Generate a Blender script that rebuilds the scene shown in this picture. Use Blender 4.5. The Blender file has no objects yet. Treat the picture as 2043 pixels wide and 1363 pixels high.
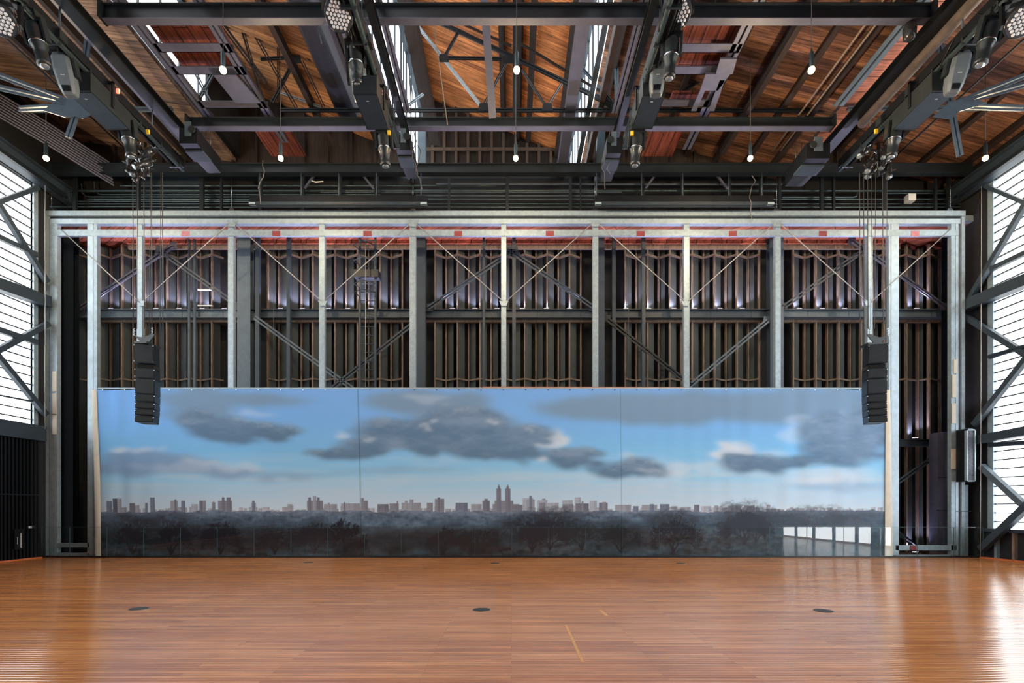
import bpy, math, random
import numpy as np
from mathutils import Vector, Matrix
random.seed(7)
SC = bpy.context.scene
COL = SC.collection
FX = 1000.0; CX = 1020.0; CY = 1012.0; EYE = 1.6

def P(x, y, Y):
    """point at depth Y (metres) seen at photo position x, y"""
    return Vector(((x-CX)*Y/FX, Y, EYE-(y-CY)*Y/FX))
def S(x, y, X):
    """point on the side plane X=const"""
    Y = X*FX/(x-CX)
    return P(x, y, Y)

# ------------------------------------------------------------------ materials
def srgb(r, g, b):
    f = lambda c: (c/255/12.92) if c/255 <= .04045 else ((c/255+.055)/1.055)**2.4
    return (f(r), f(g), f(b), 1)
def newmat(name):
    m = bpy.data.materials.new(name); m.use_nodes = True
    nt = m.node_tree
    return m, nt, nt.nodes, nt.links, nt.nodes['Principled BSDF']
def node(nt, kind, **kw):
    n = nt.nodes.new(kind)
    for k, v in kw.items():
        if k in n.inputs.keys(): n.inputs[k].default_value = v
        else: setattr(n, k, v)
    return n
def mixc(nt, a, b, fac, mode='MIX'):
    n = nt.nodes.new('ShaderNodeMix'); n.data_type = 'RGBA'; n.blend_type = mode
    for s, v in ((0, fac), (6, a), (7, b)):
        if hasattr(v, 'links'): nt.links.new(v, n.inputs[s])
        else: n.inputs[s].default_value = v
    return n.outputs[2]
def plain(name, col, rough=.6, metal=0., var=.25, scale=3., bump=0., spec=.5, stretch=None):
    m, nt, N, L, B = newmat(name)
    tc = node(nt, 'ShaderNodeTexCoord'); mp = node(nt, 'ShaderNodeMapping')
    if stretch: mp.inputs['Scale'].default_value = stretch
    L.new(tc.outputs['Object'], mp.inputs['Vector'])
    nz = node(nt, 'ShaderNodeTexNoise', Scale=scale, Detail=6., Roughness=.65)
    L.new(mp.outputs[0], nz.inputs['Vector'])
    rp = node(nt, 'ShaderNodeValToRGB')
    rp.color_ramp.elements[0].position = .3; rp.color_ramp.elements[1].position = .72
    c = col
    rp.color_ramp.elements[0].color = tuple(v*(1-var) for v in c[:3])+(1,)
    rp.color_ramp.elements[1].color = tuple(min(1, v*(1+var)) for v in c[:3])+(1,)
    L.new(nz.outputs['Fac'], rp.inputs[0]); L.new(rp.outputs[0], B.inputs['Base Color'])
    B.inputs['Roughness'].default_value = rough; B.inputs['Metallic'].default_value = metal
    B.inputs['Specular IOR Level'].default_value = spec
    if bump:
        bp = node(nt, 'ShaderNodeBump', Strength=bump, Distance=.01)
        L.new(nz.outputs['Fac'], bp.inputs['Height']); L.new(bp.outputs[0], B.inputs['Normal'])
    return m
def emis(name, col, strength):
    m, nt, N, L, B = newmat(name)
    B.inputs['Base Color'].default_value = (.8, .8, .8, 1)
    B.inputs['Emission Color'].default_value = col; B.inputs['Emission Strength'].default_value = strength
    return m
def planks(name, c1, c2, dark, row=.19, length=3.2, rough=.7, axis='X', seam=.012, spec=.3, streak=.6, blotch=.62):
    """boards running along X (or Y) with seams, grain and stains"""
    m, nt, N, L, B = newmat(name)
    tc = node(nt, 'ShaderNodeTexCoord'); mp = node(nt, 'ShaderNodeMapping')
    if axis == 'Y': mp.inputs['Rotation'].default_value = (0, 0, math.pi/2)
    if axis == 'D': mp.inputs['Rotation'].default_value = (0, 0, math.radians(35))
    L.new(tc.outputs['Object'], mp.inputs['Vector'])
    bk = node(nt, 'ShaderNodeTexBrick', Scale=1.)
    bk.inputs['Brick Width'].default_value = length; bk.inputs['Row Height'].default_value = row
    bk.inputs['Mortar Size'].default_value = seam; bk.inputs['Mortar Smooth'].default_value = .3
    bk.inputs['Color1'].default_value = (0, 0, 0, 1); bk.inputs['Color2'].default_value = (1, 1, 1, 1)
    bk.inputs['Mortar'].default_value = (.5, .5, .5, 1); bk.offset = .37
    L.new(mp.outputs[0], bk.inputs['Vector'])
    g = node(nt, 'ShaderNodeMapping'); g.inputs['Scale'].default_value = (.7, 9, 9)
    L.new(mp.outputs[0], g.inputs['Vector'])
    nz = node(nt, 'ShaderNodeTexNoise', Scale=1.6, Detail=7., Roughness=.7); L.new(g.outputs[0], nz.inputs['Vector'])
    big = node(nt, 'ShaderNodeTexNoise', Scale=.55, Detail=3.); L.new(mp.outputs[0], big.inputs['Vector'])
    base = mixc(nt, c1, c2, bk.outputs['Color'])
    r1 = node(nt, 'ShaderNodeValToRGB'); r1.color_ramp.elements[0].position = .35; r1.color_ramp.elements[1].position = .62
    r1.color_ramp.elements[0].color = (1-streak,)*3+(1,); r1.color_ramp.elements[1].color = (1.3, 1.3, 1.3, 1)
    L.new(nz.outputs['Fac'], r1.inputs[0])
    col = mixc(nt, base, r1.outputs[0], 1., 'MULTIPLY')
    r2 = node(nt, 'ShaderNodeValToRGB'); r2.color_ramp.elements[0].position = .35; r2.color_ramp.elements[1].position = .6
    r2.color_ramp.elements[0].color = (blotch, blotch, blotch, 1); r2.color_ramp.elements[1].color = (1.1, 1.1, 1.1, 1)
    L.new(big.outputs['Fac'], r2.inputs[0])
    col = mixc(nt, col, r2.outputs[0], 1., 'MULTIPLY')
    col = mixc(nt, col, dark, bk.outputs['Fac'])
    L.new(col, B.inputs['Base Color'])
    B.inputs['Roughness'].default_value = rough; B.inputs['Specular IOR Level'].default_value = spec
    return m, nt, bk, mp, B
M = {}
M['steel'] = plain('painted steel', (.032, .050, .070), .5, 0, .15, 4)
M['steel_lit'] = plain('painted steel lit tone', (.085, .122, .158), .5, 0, .15, 4)  # lighter copy of the painted steel, the light put into its colour
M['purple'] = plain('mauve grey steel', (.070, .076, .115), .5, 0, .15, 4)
M['dark'] = plain('blackened steel', (.006, .011, .016), .5, 0, .3, 4)
M['black'] = plain('black powder coat', (.005, .007, .010), .38, 0, .3, 8)
M['blackgloss'] = plain('black plastic', (.02, .022, .025), .22, 0, .3, 8)
M['galv'] = plain('galvanised steel', (.33, .425, .49), .45, .35, .2, 9, .1)
M['galv2'] = plain('bright galvanised channel', (.39, .50, .58), .42, .3, .15, 7)
M['rust'] = plain('old scuffed steel', (.30, .29, .27), .6, .3, .5, 5)
M['conduit'] = plain('zinc conduit', (.065, .10, .115), .4, .6, .2, 6)
M['wire'] = plain('wire rope', (.10, .10, .105), .5, .5, .2, 6)
M['rod'] = plain('bright tie rod', (.46, .47, .47), .4, .4, .15, 6)
M['chrome'] = plain('chrome clamp', (.45, .5, .53), .2, 1., .1, 6)
M['greyplastic'] = plain('grey lamp housing', (.13, .155, .17), .32, 0, .12, 5)
M['headgrey'] = plain('dark grey lamp housing', (.022, .028, .031), .3, 0, .2, 5)
M['lens'] = plain('clear lens', (.35, .42, .46), .08, .6, .2, 9)
M['whitelens'] = plain('white lenslets', (.85, .88, .9), .2, .0, .05, 9)  # bright reflection of the lenslets put into their white base colour
M['stud'] = plain('stained timber stud', (.21, .165, .13), .75, 0, .45, 6, .2, .3, (6, 6, .6))
M['gstud'] = plain('brown timber framing', (.075, .052, .040), .8, 0, .4, 6, .2, .3, (6, 6, .6))
M['olive'] = plain('dark insulation board', (.050, .062, .064), .8, 0, .18, 2)
M['void'] = plain('shade black board', (.006, .0065, .007), .9, 0, .2, 2)  # near-black tone puts shade into the gaps and recesses behind boards
M['darkwall'] = plain('charcoal wall board', (.010, .012, .015), .7, 0, .3, 1.5)
M['brownwall'] = plain('dark brown boarding', (.030, .021, .017), .8, 0, .5, 3, .2, .3, (5, 5, .5))
M['concrete'] = plain('concrete', (.10, .10, .10), .8, 0, .3, 2)
M['red'] = plain('faded red tape', srgb(128, 58, 62), .7, 0, .15, 12)
M['pink'] = plain('pink tape', srgb(175, 118, 130), .7, 0, .15, 12)
M['orangepaint'] = plain('orange painted rail', srgb(196, 110, 66), .6, 0, .2, 8)
M['pipebrown'] = plain('brown pipe wrap', (.12, .095, .085), .55, .1, .35, 4)
M['cream'] = plain('cream canvas hem', srgb(214, 212, 200), .85, 0, .08, 4)
M['tape'] = plain('masking tape', srgb(222, 170, 120), .7, 0, .1, 12)
M['disc'] = plain('black floor box lid', (.035, .04, .042), .5, .2, .2, 12)
M['whitebox'] = plain('white painted box', (.62, .65, .66), .5, 0, .06, 5)
M['ledred'] = emis('red indicator', (1, .12, .04, 1), 2.)
M['yellow'] = plain('yellow tag', srgb(245, 200, 40), .5, 0, .05, 9)
M['duct'] = plain('dark spiral duct', (.034, .037, .056), .4, .3, .4, 4, .1, .5, (1, 8, 1))
M['pinklitwood'] = planks('pink-lit toned boards', srgb(196, 132, 110), srgb(176, 112, 92), (.06, .03, .025, 1), .5, 4., .7)[0]  # pink light on the wood put into the board colour
M['redwood'] = planks('red painted boards', srgb(150, 86, 72), srgb(124, 66, 56), (.02, .01, .01, 1), .34, 6., .7, 'Y', .014)[0]
M['redsoffit'] = planks('red oxide soffit boards', srgb(190, 108, 80), srgb(142, 76, 56), (.04, .015, .01, 1), .3, 2., .6, 'D', .012)[0]
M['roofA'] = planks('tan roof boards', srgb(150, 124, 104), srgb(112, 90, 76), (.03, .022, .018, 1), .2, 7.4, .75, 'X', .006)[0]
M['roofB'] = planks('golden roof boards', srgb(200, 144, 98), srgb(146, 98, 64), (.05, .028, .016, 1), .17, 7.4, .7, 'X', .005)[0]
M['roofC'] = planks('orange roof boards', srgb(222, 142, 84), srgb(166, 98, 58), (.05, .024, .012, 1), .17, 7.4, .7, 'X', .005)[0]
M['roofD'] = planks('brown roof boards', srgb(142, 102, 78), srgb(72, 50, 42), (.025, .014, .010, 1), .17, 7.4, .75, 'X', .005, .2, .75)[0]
M['timber'] = plain('dark timber joist', (.022, .014, .012), .8, 0, .4, 4, .2, .3, (6, .6, 6))
M['frost'] = emis('daylit frosted glazing', (.90, .965, 1., 1), 4.4)
M['boostlite'] = emis('lower panes with added glow', (.90, .965, 1., 1), 16.)  # added glow, stronger than the frosted panes, feeding the balustrade reflection
M['frostroof'] = emis('daylit roof glazing', (.90, .97, 1., 1), 3.2)
M['bulb'] = emis('warm lamp lens', (1., .60, .26, 1), 16.)
M['uplens'] = emis('violet uplight lens', (.86, .80, 1., 1), 8.)
def floor_mat():
    m, nt, bk, mp, B = planks('polished hardwood strips', srgb(214, 150, 96), srgb(182, 116, 70), srgb(150, 94, 56), .072, 2.3, .3, 'X', .0016, .75, .16, .93)
    L = nt.links
    sep = node(nt, 'ShaderNodeSeparateXYZ'); L.new(mp.outputs[0], sep.inputs[0])
    d = node(nt, 'ShaderNodeMath', operation='DIVIDE'); L.new(sep.outputs['Y'], d.inputs[0]); d.inputs[1].default_value = .072
    f = node(nt, 'ShaderNodeMath', operation='FRACT'); L.new(d.outputs[0], f.inputs[0])
    s = node(nt, 'ShaderNodeMath', operation='SUBTRACT'); L.new(f.outputs[0], s.inputs[0]); s.inputs[1].default_value = .5
    # every strip is slightly cupped: its normal leans to either side of the strip's middle
    q = node(nt, 'ShaderNodeMath', operation='MULTIPLY'); L.new(s.outputs[0], q.inputs[0]); q.inputs[1].default_value = .17
    wv = node(nt, 'ShaderNodeTexNoise', Scale=1.3, Detail=2.); wm = node(nt, 'ShaderNodeMapping'); wm.inputs['Scale'].default_value = (.5, 5, 1)
    L.new(mp.outputs[0], wm.inputs['Vector']); L.new(wm.outputs[0], wv.inputs['Vector'])
    w2 = node(nt, 'ShaderNodeMath', operation='MULTIPLY_ADD'); L.new(wv.outputs['Fac'], w2.inputs[0]); w2.inputs[1].default_value = .05; w2.inputs[2].default_value = -.025
    sm = node(nt, 'ShaderNodeMath', operation='ADD'); L.new(q.outputs[0], sm.inputs[0]); L.new(w2.outputs[0], sm.inputs[1])
    cx = node(nt, 'ShaderNodeCombineXYZ'); L.new(sm.outputs[0], cx.inputs['Y']); cx.inputs['Z'].default_value = 1.
    nn = node(nt, 'ShaderNodeVectorMath', operation='NORMALIZE'); L.new(cx.outputs[0], nn.inputs[0])
    L.new(nn.outputs[0], B.inputs['Normal'])
    mr = node(nt, 'ShaderNodeMapRange'); mr.inputs['To Min'].default_value = .10; mr.inputs['To Max'].default_value = .17
    L.new(bk.outputs['Color'], mr.inputs['Value']); L.new(mr.outputs[0], B.inputs['Roughness'])
    return m
M['floor'] = floor_mat()
def glass_mat():
    m, nt, N, L, B = newmat('clear balustrade glass')
    N.remove(B)
    out = N['Material Output']
    tr = node(nt, 'ShaderNodeBsdfTransparent'); tr.inputs[0].default_value = (.975, .99, .985, 1)
    gl = node(nt, 'ShaderNodeBsdfGlossy'); gl.inputs['Roughness'].default_value = 0.; gl.inputs[0].default_value = (1, 1, 1, 1)
    fr = node(nt, 'ShaderNodeFresnel', IOR=1.5); mx = node(nt, 'ShaderNodeMixShader')
    ge = node(nt, 'ShaderNodeNewGeometry'); iv = node(nt, 'ShaderNodeMath', operation='SUBTRACT'); iv.inputs[0].default_value = 1.; L.new(ge.outputs['Backfacing'], iv.inputs[1])
    mu = node(nt, 'ShaderNodeMath', operation='MULTIPLY'); L.new(fr.outputs[0], mu.inputs[0]); L.new(iv.outputs[0], mu.inputs[1])
    L.new(mu.outputs[0], mx.inputs[0]); L.new(tr.outputs[0], mx.inputs[1]); L.new(gl.outputs[0], mx.inputs[2])
    L.new(mx.outputs[0], out.inputs[0])
    return m
M['glass'] = glass_mat()
M['glassedge'] = plain('green glass edge', (.06, .12, .14), .2, 0, .05, 5)

# ------------------------------------------------------------------ mesh building
class MB:
    def __init__(s): s.v = []; s.f = []; s.sm = []
    def add(s, vs, fs, smooth=False):
        n = len(s.v); s.v += [tuple(v) for v in vs]; s.f += [tuple(i+n for i in f) for f in fs]; s.sm += [smooth]*len(fs)
        return s
    def box(s, a, b):
        x0, y0, z0 = a; x1, y1, z1 = b
        return s.add([(x0,y0,z0),(x1,y0,z0),(x1,y1,z0),(x0,y1,z0),(x0,y0,z1),(x1,y0,z1),(x1,y1,z1),(x0,y1,z1)],
                     [(3,2,1,0),(4,5,6,7),(0,1,5,4),(1,2,6,5),(2,3,7,6),(3,0,4,7)])
    def prof(s, a, b, pts, up=(0,0,1), smooth=False):
        """extrude a closed profile [(side, up)...] from a to b"""
        a = Vector(a); b = Vector(b); d = (b-a).normalized(); u = Vector(up)
        if abs(d.dot(u)) > .985: u = Vector((0,1,0))
        sd = d.cross(u).normalized(); u = sd.cross(d).normalized()
        n = len(pts)
        vs = [a+sd*p+u*q for p, q in pts]+[b+sd*p+u*q for p, q in pts]
        fs = [(i, (i+1) % n, n+(i+1) % n, n+i) for i in range(n)]
        s.add(vs, fs, smooth); k = len(s.v)-2*n
        s.f += [tuple(k+i for i in reversed(range(n))), tuple(k+n+i for i in range(n))]; s.sm += [False, False]
        return s
    def bar(s, a, b, w, h=None, up=(0,0,1)):
        h = w if h is None else h
        return s.prof(a, b, [(-w/2,-h/2),(w/2,-h/2),(w/2,h/2),(-w/2,h/2)], up)
    def ibeam(s, a, b, w, h, t=.02, up=(0,0,1)):
        W, H = w/2, h/2
        return s.prof(a, b, [(-W,-H),(W,-H),(W,-H+t),(t/2,-H+t),(t/2,H-t),(W,H-t),(W,H),(-W,H),(-W,H-t),(-t/2,H-t),(-t/2,-H+t),(-W,-H+t)], up)
    def chan(s, a, b, w, h, t=.012, up=(0,0,1)):
        W, H = w/2, h/2
        return s.prof(a, b, [(-W,-H),(W,-H),(W,-H+t),(-W+t,-H+t),(-W+t,H-t),(W,H-t),(W,H),(-W,H)], up)
    def twin(s, a, b, w, gap, h, up=(0,0,1)):
        """two angles back to back"""
        g = gap/2; t = .012; W = w/2
        s.prof(a, b, [(g,-h/2),(W,-h/2),(W,-h/2+t),(g+t,-h/2+t),(g+t,h/2),(g,h/2)], up)
        return s.prof(a, b, [(-g,-h/2),(-g,h/2),(-g-t,h/2),(-g-t,-h/2+t),(-W,-h/2+t),(-W,-h/2)], up)
    def tube(s, a, b, r, n=10, r2=None):
        a = Vector(a); b = Vector(b); d = (b-a).normalized(); u = Vector((0,0,1))
        if abs(d.dot(u)) > .985: u = Vector((0,1,0))
        sd = d.cross(u).normalized(); u = sd.cross(d).normalized(); r2 = r if r2 is None else r2
        cs = [(math.cos(2*math.pi*i/n), math.sin(2*math.pi*i/n)) for i in range(n)]
        vs = [a+(sd*c+u*q)*r for c, q in cs]+[b+(sd*c+u*q)*r2 for c, q in cs]
        s.add(vs, [(i, (i+1) % n, n+(i+1) % n, n+i) for i in range(n)], True); k = len(s.v)-2*n
        s.f += [tuple(k+i for i in reversed(range(n))), tuple(k+n+i for i in range(n))]; s.sm += [False, False]
        return s
    def path(s, pts, r, n=8):
        pts = [Vector(p) for p in pts]; rings = []
        for i, p in enumerate(pts):
            d = (pts[min(i+1, len(pts)-1)]-pts[max(i-1, 0)]).normalized(); u = Vector((0,0,1))
            if abs(d.dot(u)) > .95: u = Vector((0,1,0))
            sd = d.cross(u).normalized(); u = sd.cross(d).normalized()
            rings.append([p+(sd*math.cos(2*math.pi*k/n)+u*math.sin(2*math.pi*k/n))*r for k in range(n)])
        vs = [v for q in rings for v in q]; fs = []
        for i in range(len(pts)-1):
            for k in range(n): fs.append((i*n+k, i*n+(k+1) % n, (i+1)*n+(k+1) % n, (i+1)*n+k))
        return s.add(vs, fs, True)
    def lathe(s, c, prof, axis=(0,0,-1), n=20, smooth=True):
        """profile [(radius, distance along axis)...] round axis from c"""
        c = Vector(c); d = Vector(axis).normalized(); u = Vector((0,0,1))
        if abs(d.dot(u)) > .985: u = Vector((0,1,0))
        sd = d.cross(u).normalized(); u = sd.cross(d).normalized()
        vs = []
        for r, h in prof:
            for k in range(n):
                t = 2*math.pi*k/n; vs.append(c+d*h+(sd*math.cos(t)+u*math.sin(t))*max(r, 1e-4))
        fs = []
        for i in range(len(prof)-1):
            for k in range(n): fs.append((i*n+k, i*n+(k+1) % n, (i+1)*n+(k+1) % n, (i+1)*n+k))
        fs += [tuple(reversed(range(n))), tuple((len(prof)-1)*n+k for k in range(n))]
        return s.add(vs, fs, smooth)
    def poly(s, pts, t, axis=1):
        """flat outline (list of 3-D points) with thickness t along an axis"""
        pts = [Vector(p) for p in pts]; o = Vector((0,0,0)); o[axis] = t; n = len(pts)
        vs = pts+[p+o for p in pts]
        return s.add(vs, [tuple(range(n)), tuple(reversed(range(n, 2*n)))]+[(i, n+i, n+(i+1) % n, (i+1) % n) for i in range(n)])
LABELS = {}
def tag(o, label, cat, group=None, kind=None):
    if label:
        nw = len(label.split())
        if not 4 <= nw <= 16: print('LABEL LENGTH', nw, label)
        if label in LABELS: print('LABEL TWICE', label)
        LABELS[label] = 1
        o['label'] = label
    if cat: o['category'] = cat
    if group: o['group'] = group
    if kind: o['kind'] = kind
    return o
def obj(name, mb, mat, parent=None, loc=None, fix=True):
    me = bpy.data.meshes.new(name)
    off = Vector((0,0,0))
    if parent is None and loc is None:
        a = np.array(mb.v); off = Vector(((a[:,0].min()+a[:,0].max())/2, (a[:,1].min()+a[:,1].max())/2, a[:,2].min()))
        if mat.name.find('boards') >= 0 or mat.name.find('strips') >= 0: off = Vector((0,0,0))
    if parent is not None: off = Vector(parent.get('_o', (0,0,0)))
    me.from_pydata([tuple(Vector(v)-off) for v in mb.v], [], mb.f)
    me.polygons.foreach_set('use_smooth', mb.sm)
    if fix:
        import bmesh
        bm = bmesh.new(); bm.from_mesh(me); bmesh.ops.recalc_face_normals(bm, faces=bm.faces); bm.to_mesh(me); bm.free()
    me.materials.append(mat)
    o = bpy.data.objects.new(name, me); COL.objects.link(o)
    if parent is not None: o.parent = parent
    else: o.location = off if loc is None else loc
    if parent is not None: o['_o'] = tuple(off)
    else: o['_o'] = tuple(o.location) if loc is None else (0,0,0)
    return o
def empty(name, loc=(0,0,0), label=None, cat=None, group=None):
    e = bpy.data.objects.new(name, None); COL.objects.link(e); e.location = loc; e.empty_display_size = .1
    e['_o'] = tuple(loc)
    tag(e, label, cat, group)
    return e
def dup(src, loc, rot=None, label=None, group=None):
    """copy of a thing with copies of its parts and sub-parts"""
    r = src.copy(); COL.objects.link(r); r.location = loc
    if rot is not None: r.rotation_euler = rot
    if label: tag(r, label, None, group)
    for ch in list(src.children):
        c = ch.copy(); COL.objects.link(c); c.parent = r
        for g in list(ch.children):
            d = g.copy(); COL.objects.link(d); d.parent = c
    return r
def struct(name, mb, mat, parent=None):
    o = obj(name, mb, mat, parent)
    if parent is None: o['kind'] = 'structure'
    return o
def one(name, mb, mat, label, cat, group=None):
    return tag(obj(name, mb, mat), label, cat, group)
ORD = ['first','second','third','fourth','fifth','sixth','seventh','eighth','ninth','tenth','eleventh','twelfth','thirteenth','fourteenth','fifteenth','sixteenth','seventeenth','eighteenth','nineteenth','twentieth','twenty-first','twenty-second','twenty-third','twenty-fourth','twenty-fifth','twenty-sixth','twenty-seventh','twenty-eighth','twenty-ninth','thirtieth','thirty-first','thirty-second']

XW = 15.0; YB = 15.84; YF = -10.0
# ------------------------------------------------------------------ room shell
struct('floor', MB().box((-XW-1.5, YF, -.3), (XW+1.5, YB+.02, 0)), M['floor'])
struct('floor_back', MB().box((-XW-1.5, YB+.02, -.3), (XW+1.5, 20.5, -.012)), M['concrete'])
struct('trim_1', MB().box((-14.95, YB+.03, -.012), (14.95, YB+.075, .05)), M['dark'])          # shoe under the balustrade glass
struct('baseboard_right', MB().box((14.80, YF, 0), (14.88, YB, .04)), M['orangepaint'])
struct('baseboard_left', MB().box((-14.90, YF, 0), (-14.82, YB, .03)), M['orangepaint'])

def roof(x0, z0, x1, z1, mat, purl, y0=YF, y1=20., name='ceiling'):
    """sloping boarded roof panel with its purlins as parts"""
    L = math.hypot(x1-x0, z1-z0); an = math.atan2(z1-z0, x1-x0)
    mb = MB().box((0, y0, 0), (L, y1, .12))
    o = obj(name, mb, mat, loc=(x0, 0, z0+EYE)); o.rotation_euler = (0, -an, 0); o['kind'] = 'structure'
    for i, t in enumerate(purl):
        c = obj('purlin', MB().box((t*L-.07, y0, -.2), (t*L+.07, y1, 0)), M['timber'], loc=(0,0,0)); c.parent = o
    return o
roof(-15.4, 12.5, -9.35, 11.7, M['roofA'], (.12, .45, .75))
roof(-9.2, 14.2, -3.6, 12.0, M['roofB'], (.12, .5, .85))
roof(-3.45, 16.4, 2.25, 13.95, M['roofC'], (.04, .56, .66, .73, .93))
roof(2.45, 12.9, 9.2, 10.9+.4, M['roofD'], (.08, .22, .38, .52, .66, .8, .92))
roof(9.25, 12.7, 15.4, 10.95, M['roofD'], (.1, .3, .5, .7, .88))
def glazing(X, z0, z1, n, y0=YF, y1=19.9, bars=.8, sgn=1, side='wood', slant=2.2):
    w = struct('window_%d' % n, MB().box((X-.02, y0, z0+EYE), (X+.02, y1, z1+EYE)), M['frostroof'])
    mb = MB(); y = y0; 
    while y < y1:
        mb.bar((X+sgn*.06, y, z0+EYE), (X+sgn*.06, y, z1+EYE), .04, .04 if int((y-y0)/bars+.5) % 3 else .12); y += bars
    obj('glazing_bar', mb, M['steel'], w)
    mb = MB().bar((X+sgn*.08, y0, z0+EYE-.05), (X+sgn*.08, y1, z0+EYE-.05), .12, .14)
    mb.bar((X+sgn*.08, y0, z1+EYE-.02), (X+sgn*.08, y1, z1+EYE-.02), .16, .25)
    obj('frame', mb, M['steel'], w)
    return w
glazing(-9.3, 11.9, 14.2, 1, y1=15.2)
struct('wall_clerestory_far', MB().box((-9.36, 15.2, 11.9+EYE), (-9.2, 20, 14.2+EYE)), M['darkwall'])
glazing(-3.5, 11.3, 15.0, 2)
glazing(2.35, 11.7, 13.9, 3, sgn=-1)
struct('wall_clerestory_left', MB().box((-3.6, YF, 15.0+EYE), (-3.45, 20, 16.5+EYE)), M['brownwall'])
struct('wall_clerestory_right', MB().box((9.2, YF, 11.3+EYE), (9.3, 20, 12.75+EYE)), M['brownwall'])
# gable wall at the far end with its timber framing
g = struct('wall_gable', MB().box((-16, 20, 9+EYE), (16, 20.2, 17.5+EYE)), M['brownwall'])
for i in range(14):
    x = -3.6+i*.47
    mb = MB().box((x-.05, 19.85, 11+EYE), (x+.05, 20, 16.3+EYE)); obj('stud', mb, M['gstud'], g)
obj('girt', MB().box((-16, 19.8, 14.1+EYE), (16, 19.86, 14.22+EYE)), M['gstud'], g)
obj('girt', MB().box((-16, 19.8, 12.9+EYE), (16, 19.86, 12.99+EYE)), M['gstud'], g)
for n_, x0, x1 in (('left', -15.4, -3.7), ('right', 2.6, 15.4)):
    gg = struct('wall_gable_'+n_, MB().box((x0, 17.0, 11.35+EYE), (x1, 17.12, 14.6+EYE)), M['brownwall'])
    for i in range(int((x1-x0)/.8)):
        obj('stud', MB().box((x0+.4+i*.8-.04, 16.88, 11.35+EYE), (x0+.4+i*.8+.04, 17.0, 14.4+EYE)), M['timber'], gg)
struct('wall_front', MB().box((-16.5, YF-.3, -.3), (16.5, YF, 18)), M['darkwall'])
# dark fascia above the frame, soffit behind it
struct('wall_fascia', MB().box((-16.2, 17.3, 9.45+EYE), (16.2, 17.5, 11.35+EYE)), M['void'])
struct('ceiling_soffit', MB().box((-15.6, 16.42, 9.32+EYE), (15.6, 19, 9.44+EYE)), M['redsoffit'])
struct('trim_2', MB().box((-13.4, 17.52, 9.03+EYE), (13.6, 17.60, 9.2+EYE)), M['stud'])
struct('trim_3', MB().box((-13.4, 17.45, 9.19+EYE), (13.6, 17.62, 9.32+EYE)), M['redsoffit'])
struct('ceiling_ledge', MB().box((-16.2, 17.3, 11.35+EYE), (16.2, 20, 11.45+EYE)), M['darkwall'])

# ------------------------------------------------------------------ back wall: zigzag boards between studs
WB = struct('wall_back', MB().box((-16.2, 18.15, -.3), (16.2, 18.35, 9.35+EYE)), M['void'])
struct('wall_back_left_return', MB().box((-16.6, 16.6, -.3), (-15.25, 17.9, 9.3+EYE)), M['void'])
struct('wall_back_right_return', MB().box((15.6, 17.0, -.3), (16.6, 18.2, 9.3+EYE)), M['darkwall'])
bays = [(154, 13, 22.45), (534.7, 13, 22.35), (868, 14, 22.35), (1247, 13, 22.3), (1582, 14, 22.6)]
YN, YFR = 17.60, 17.86
panels = MB(); 
for b, (x0, n, p) in enumerate(bays):
    blk = [MB(), MB()]
    for i in range(n):
        near = (i % 2 == 0); Y = YN if near else YFR; Y2 = YFR if near else YN
        x = x0+i*p; z1 = 9.2+EYE; z0 = 0.0
        xa = (x-CX)*Y/FX
        st = MB().box((xa-.022, Y-.04, z0), (xa+.022, Y+.07, z1)); o = obj('stud', st, M['stud'], WB)
        xb = (x+p-CX)*Y2/FX
        if i == n-1 and b not in (0, 4): continue
        # board starting at the stud and reaching most of the way to the next one
        f = .62
        q0 = Vector((xa+.035, Y+.05, 0)); q1 = Vector((xa+(xb-xa)*f, Y+(Y2-Y)*f+.06, 0)); t = .03
        panels.add([(q0.x, q0.y, z0), (q1.x, q1.y, z0), (q1.x, q1.y, z1), (q0.x, q0.y, z1),
                    (q0.x, q0.y+t, z0), (q1.x, q1.y+t, z0), (q1.x, q1.y+t, z1), (q0.x, q0.y+t, z1)],
                   [(0,1,2,3),(7,6,5,4),(0,4,5,1),(3,2,6,7),(1,5,6,2),(0,3,7,4)])
        for k, yy in enumerate((508, 756)):
            z = EYE+(CY-yy)*YN/FX
            blk[k].bar((xa, Y, z), (xb, Y2, z), .06, .055)
    for k in (0, 1): obj('blocking', blk[k], M['stud'], WB)
    # lower framing row visible at the far right only
obj('wall_board', panels, M['olive'], WB)
# ledge girts (steel channels with bolt rows)
def girt(x0, x1, y0, y1, Y, label, mat='steel_lit'):
    a = P(x0, (y0+y1)/2, Y); b = P(x1, (y0+y1)/2, Y); h = (y1-y0)*Y/FX
    t = empty('steel_girt', a, label, 'beam', 'girts across the back wall')
    mb = MB().ibeam(a, b, .24, h, .018); obj('girt_web', mb, M[mat], t)
    bolts = MB(); n = max(1, int((x1-x0)/70))
    for i in range(n):
        xx = x0+(i+.6)*(x1-x0)/n
        for dy in (.25, .5, .75):
            c = P(xx, y0+(y1-y0)*dy, Y); c.y -= .012
            bolts.tube(c, c+Vector((0, -.02, 0)), .012, 6)
    obj('bolt_row', bolts, M['dark'], t)
    return t
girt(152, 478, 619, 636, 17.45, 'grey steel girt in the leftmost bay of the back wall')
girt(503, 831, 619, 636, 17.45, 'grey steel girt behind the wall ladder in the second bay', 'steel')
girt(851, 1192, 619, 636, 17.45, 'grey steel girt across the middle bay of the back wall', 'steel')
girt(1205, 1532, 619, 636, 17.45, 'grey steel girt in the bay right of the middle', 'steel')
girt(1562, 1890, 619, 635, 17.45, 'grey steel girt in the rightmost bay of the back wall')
girt(1784, 1880, 877, 891, 17.45, 'low grey steel girt beside the right end of the backdrop', 'steel')
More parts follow.
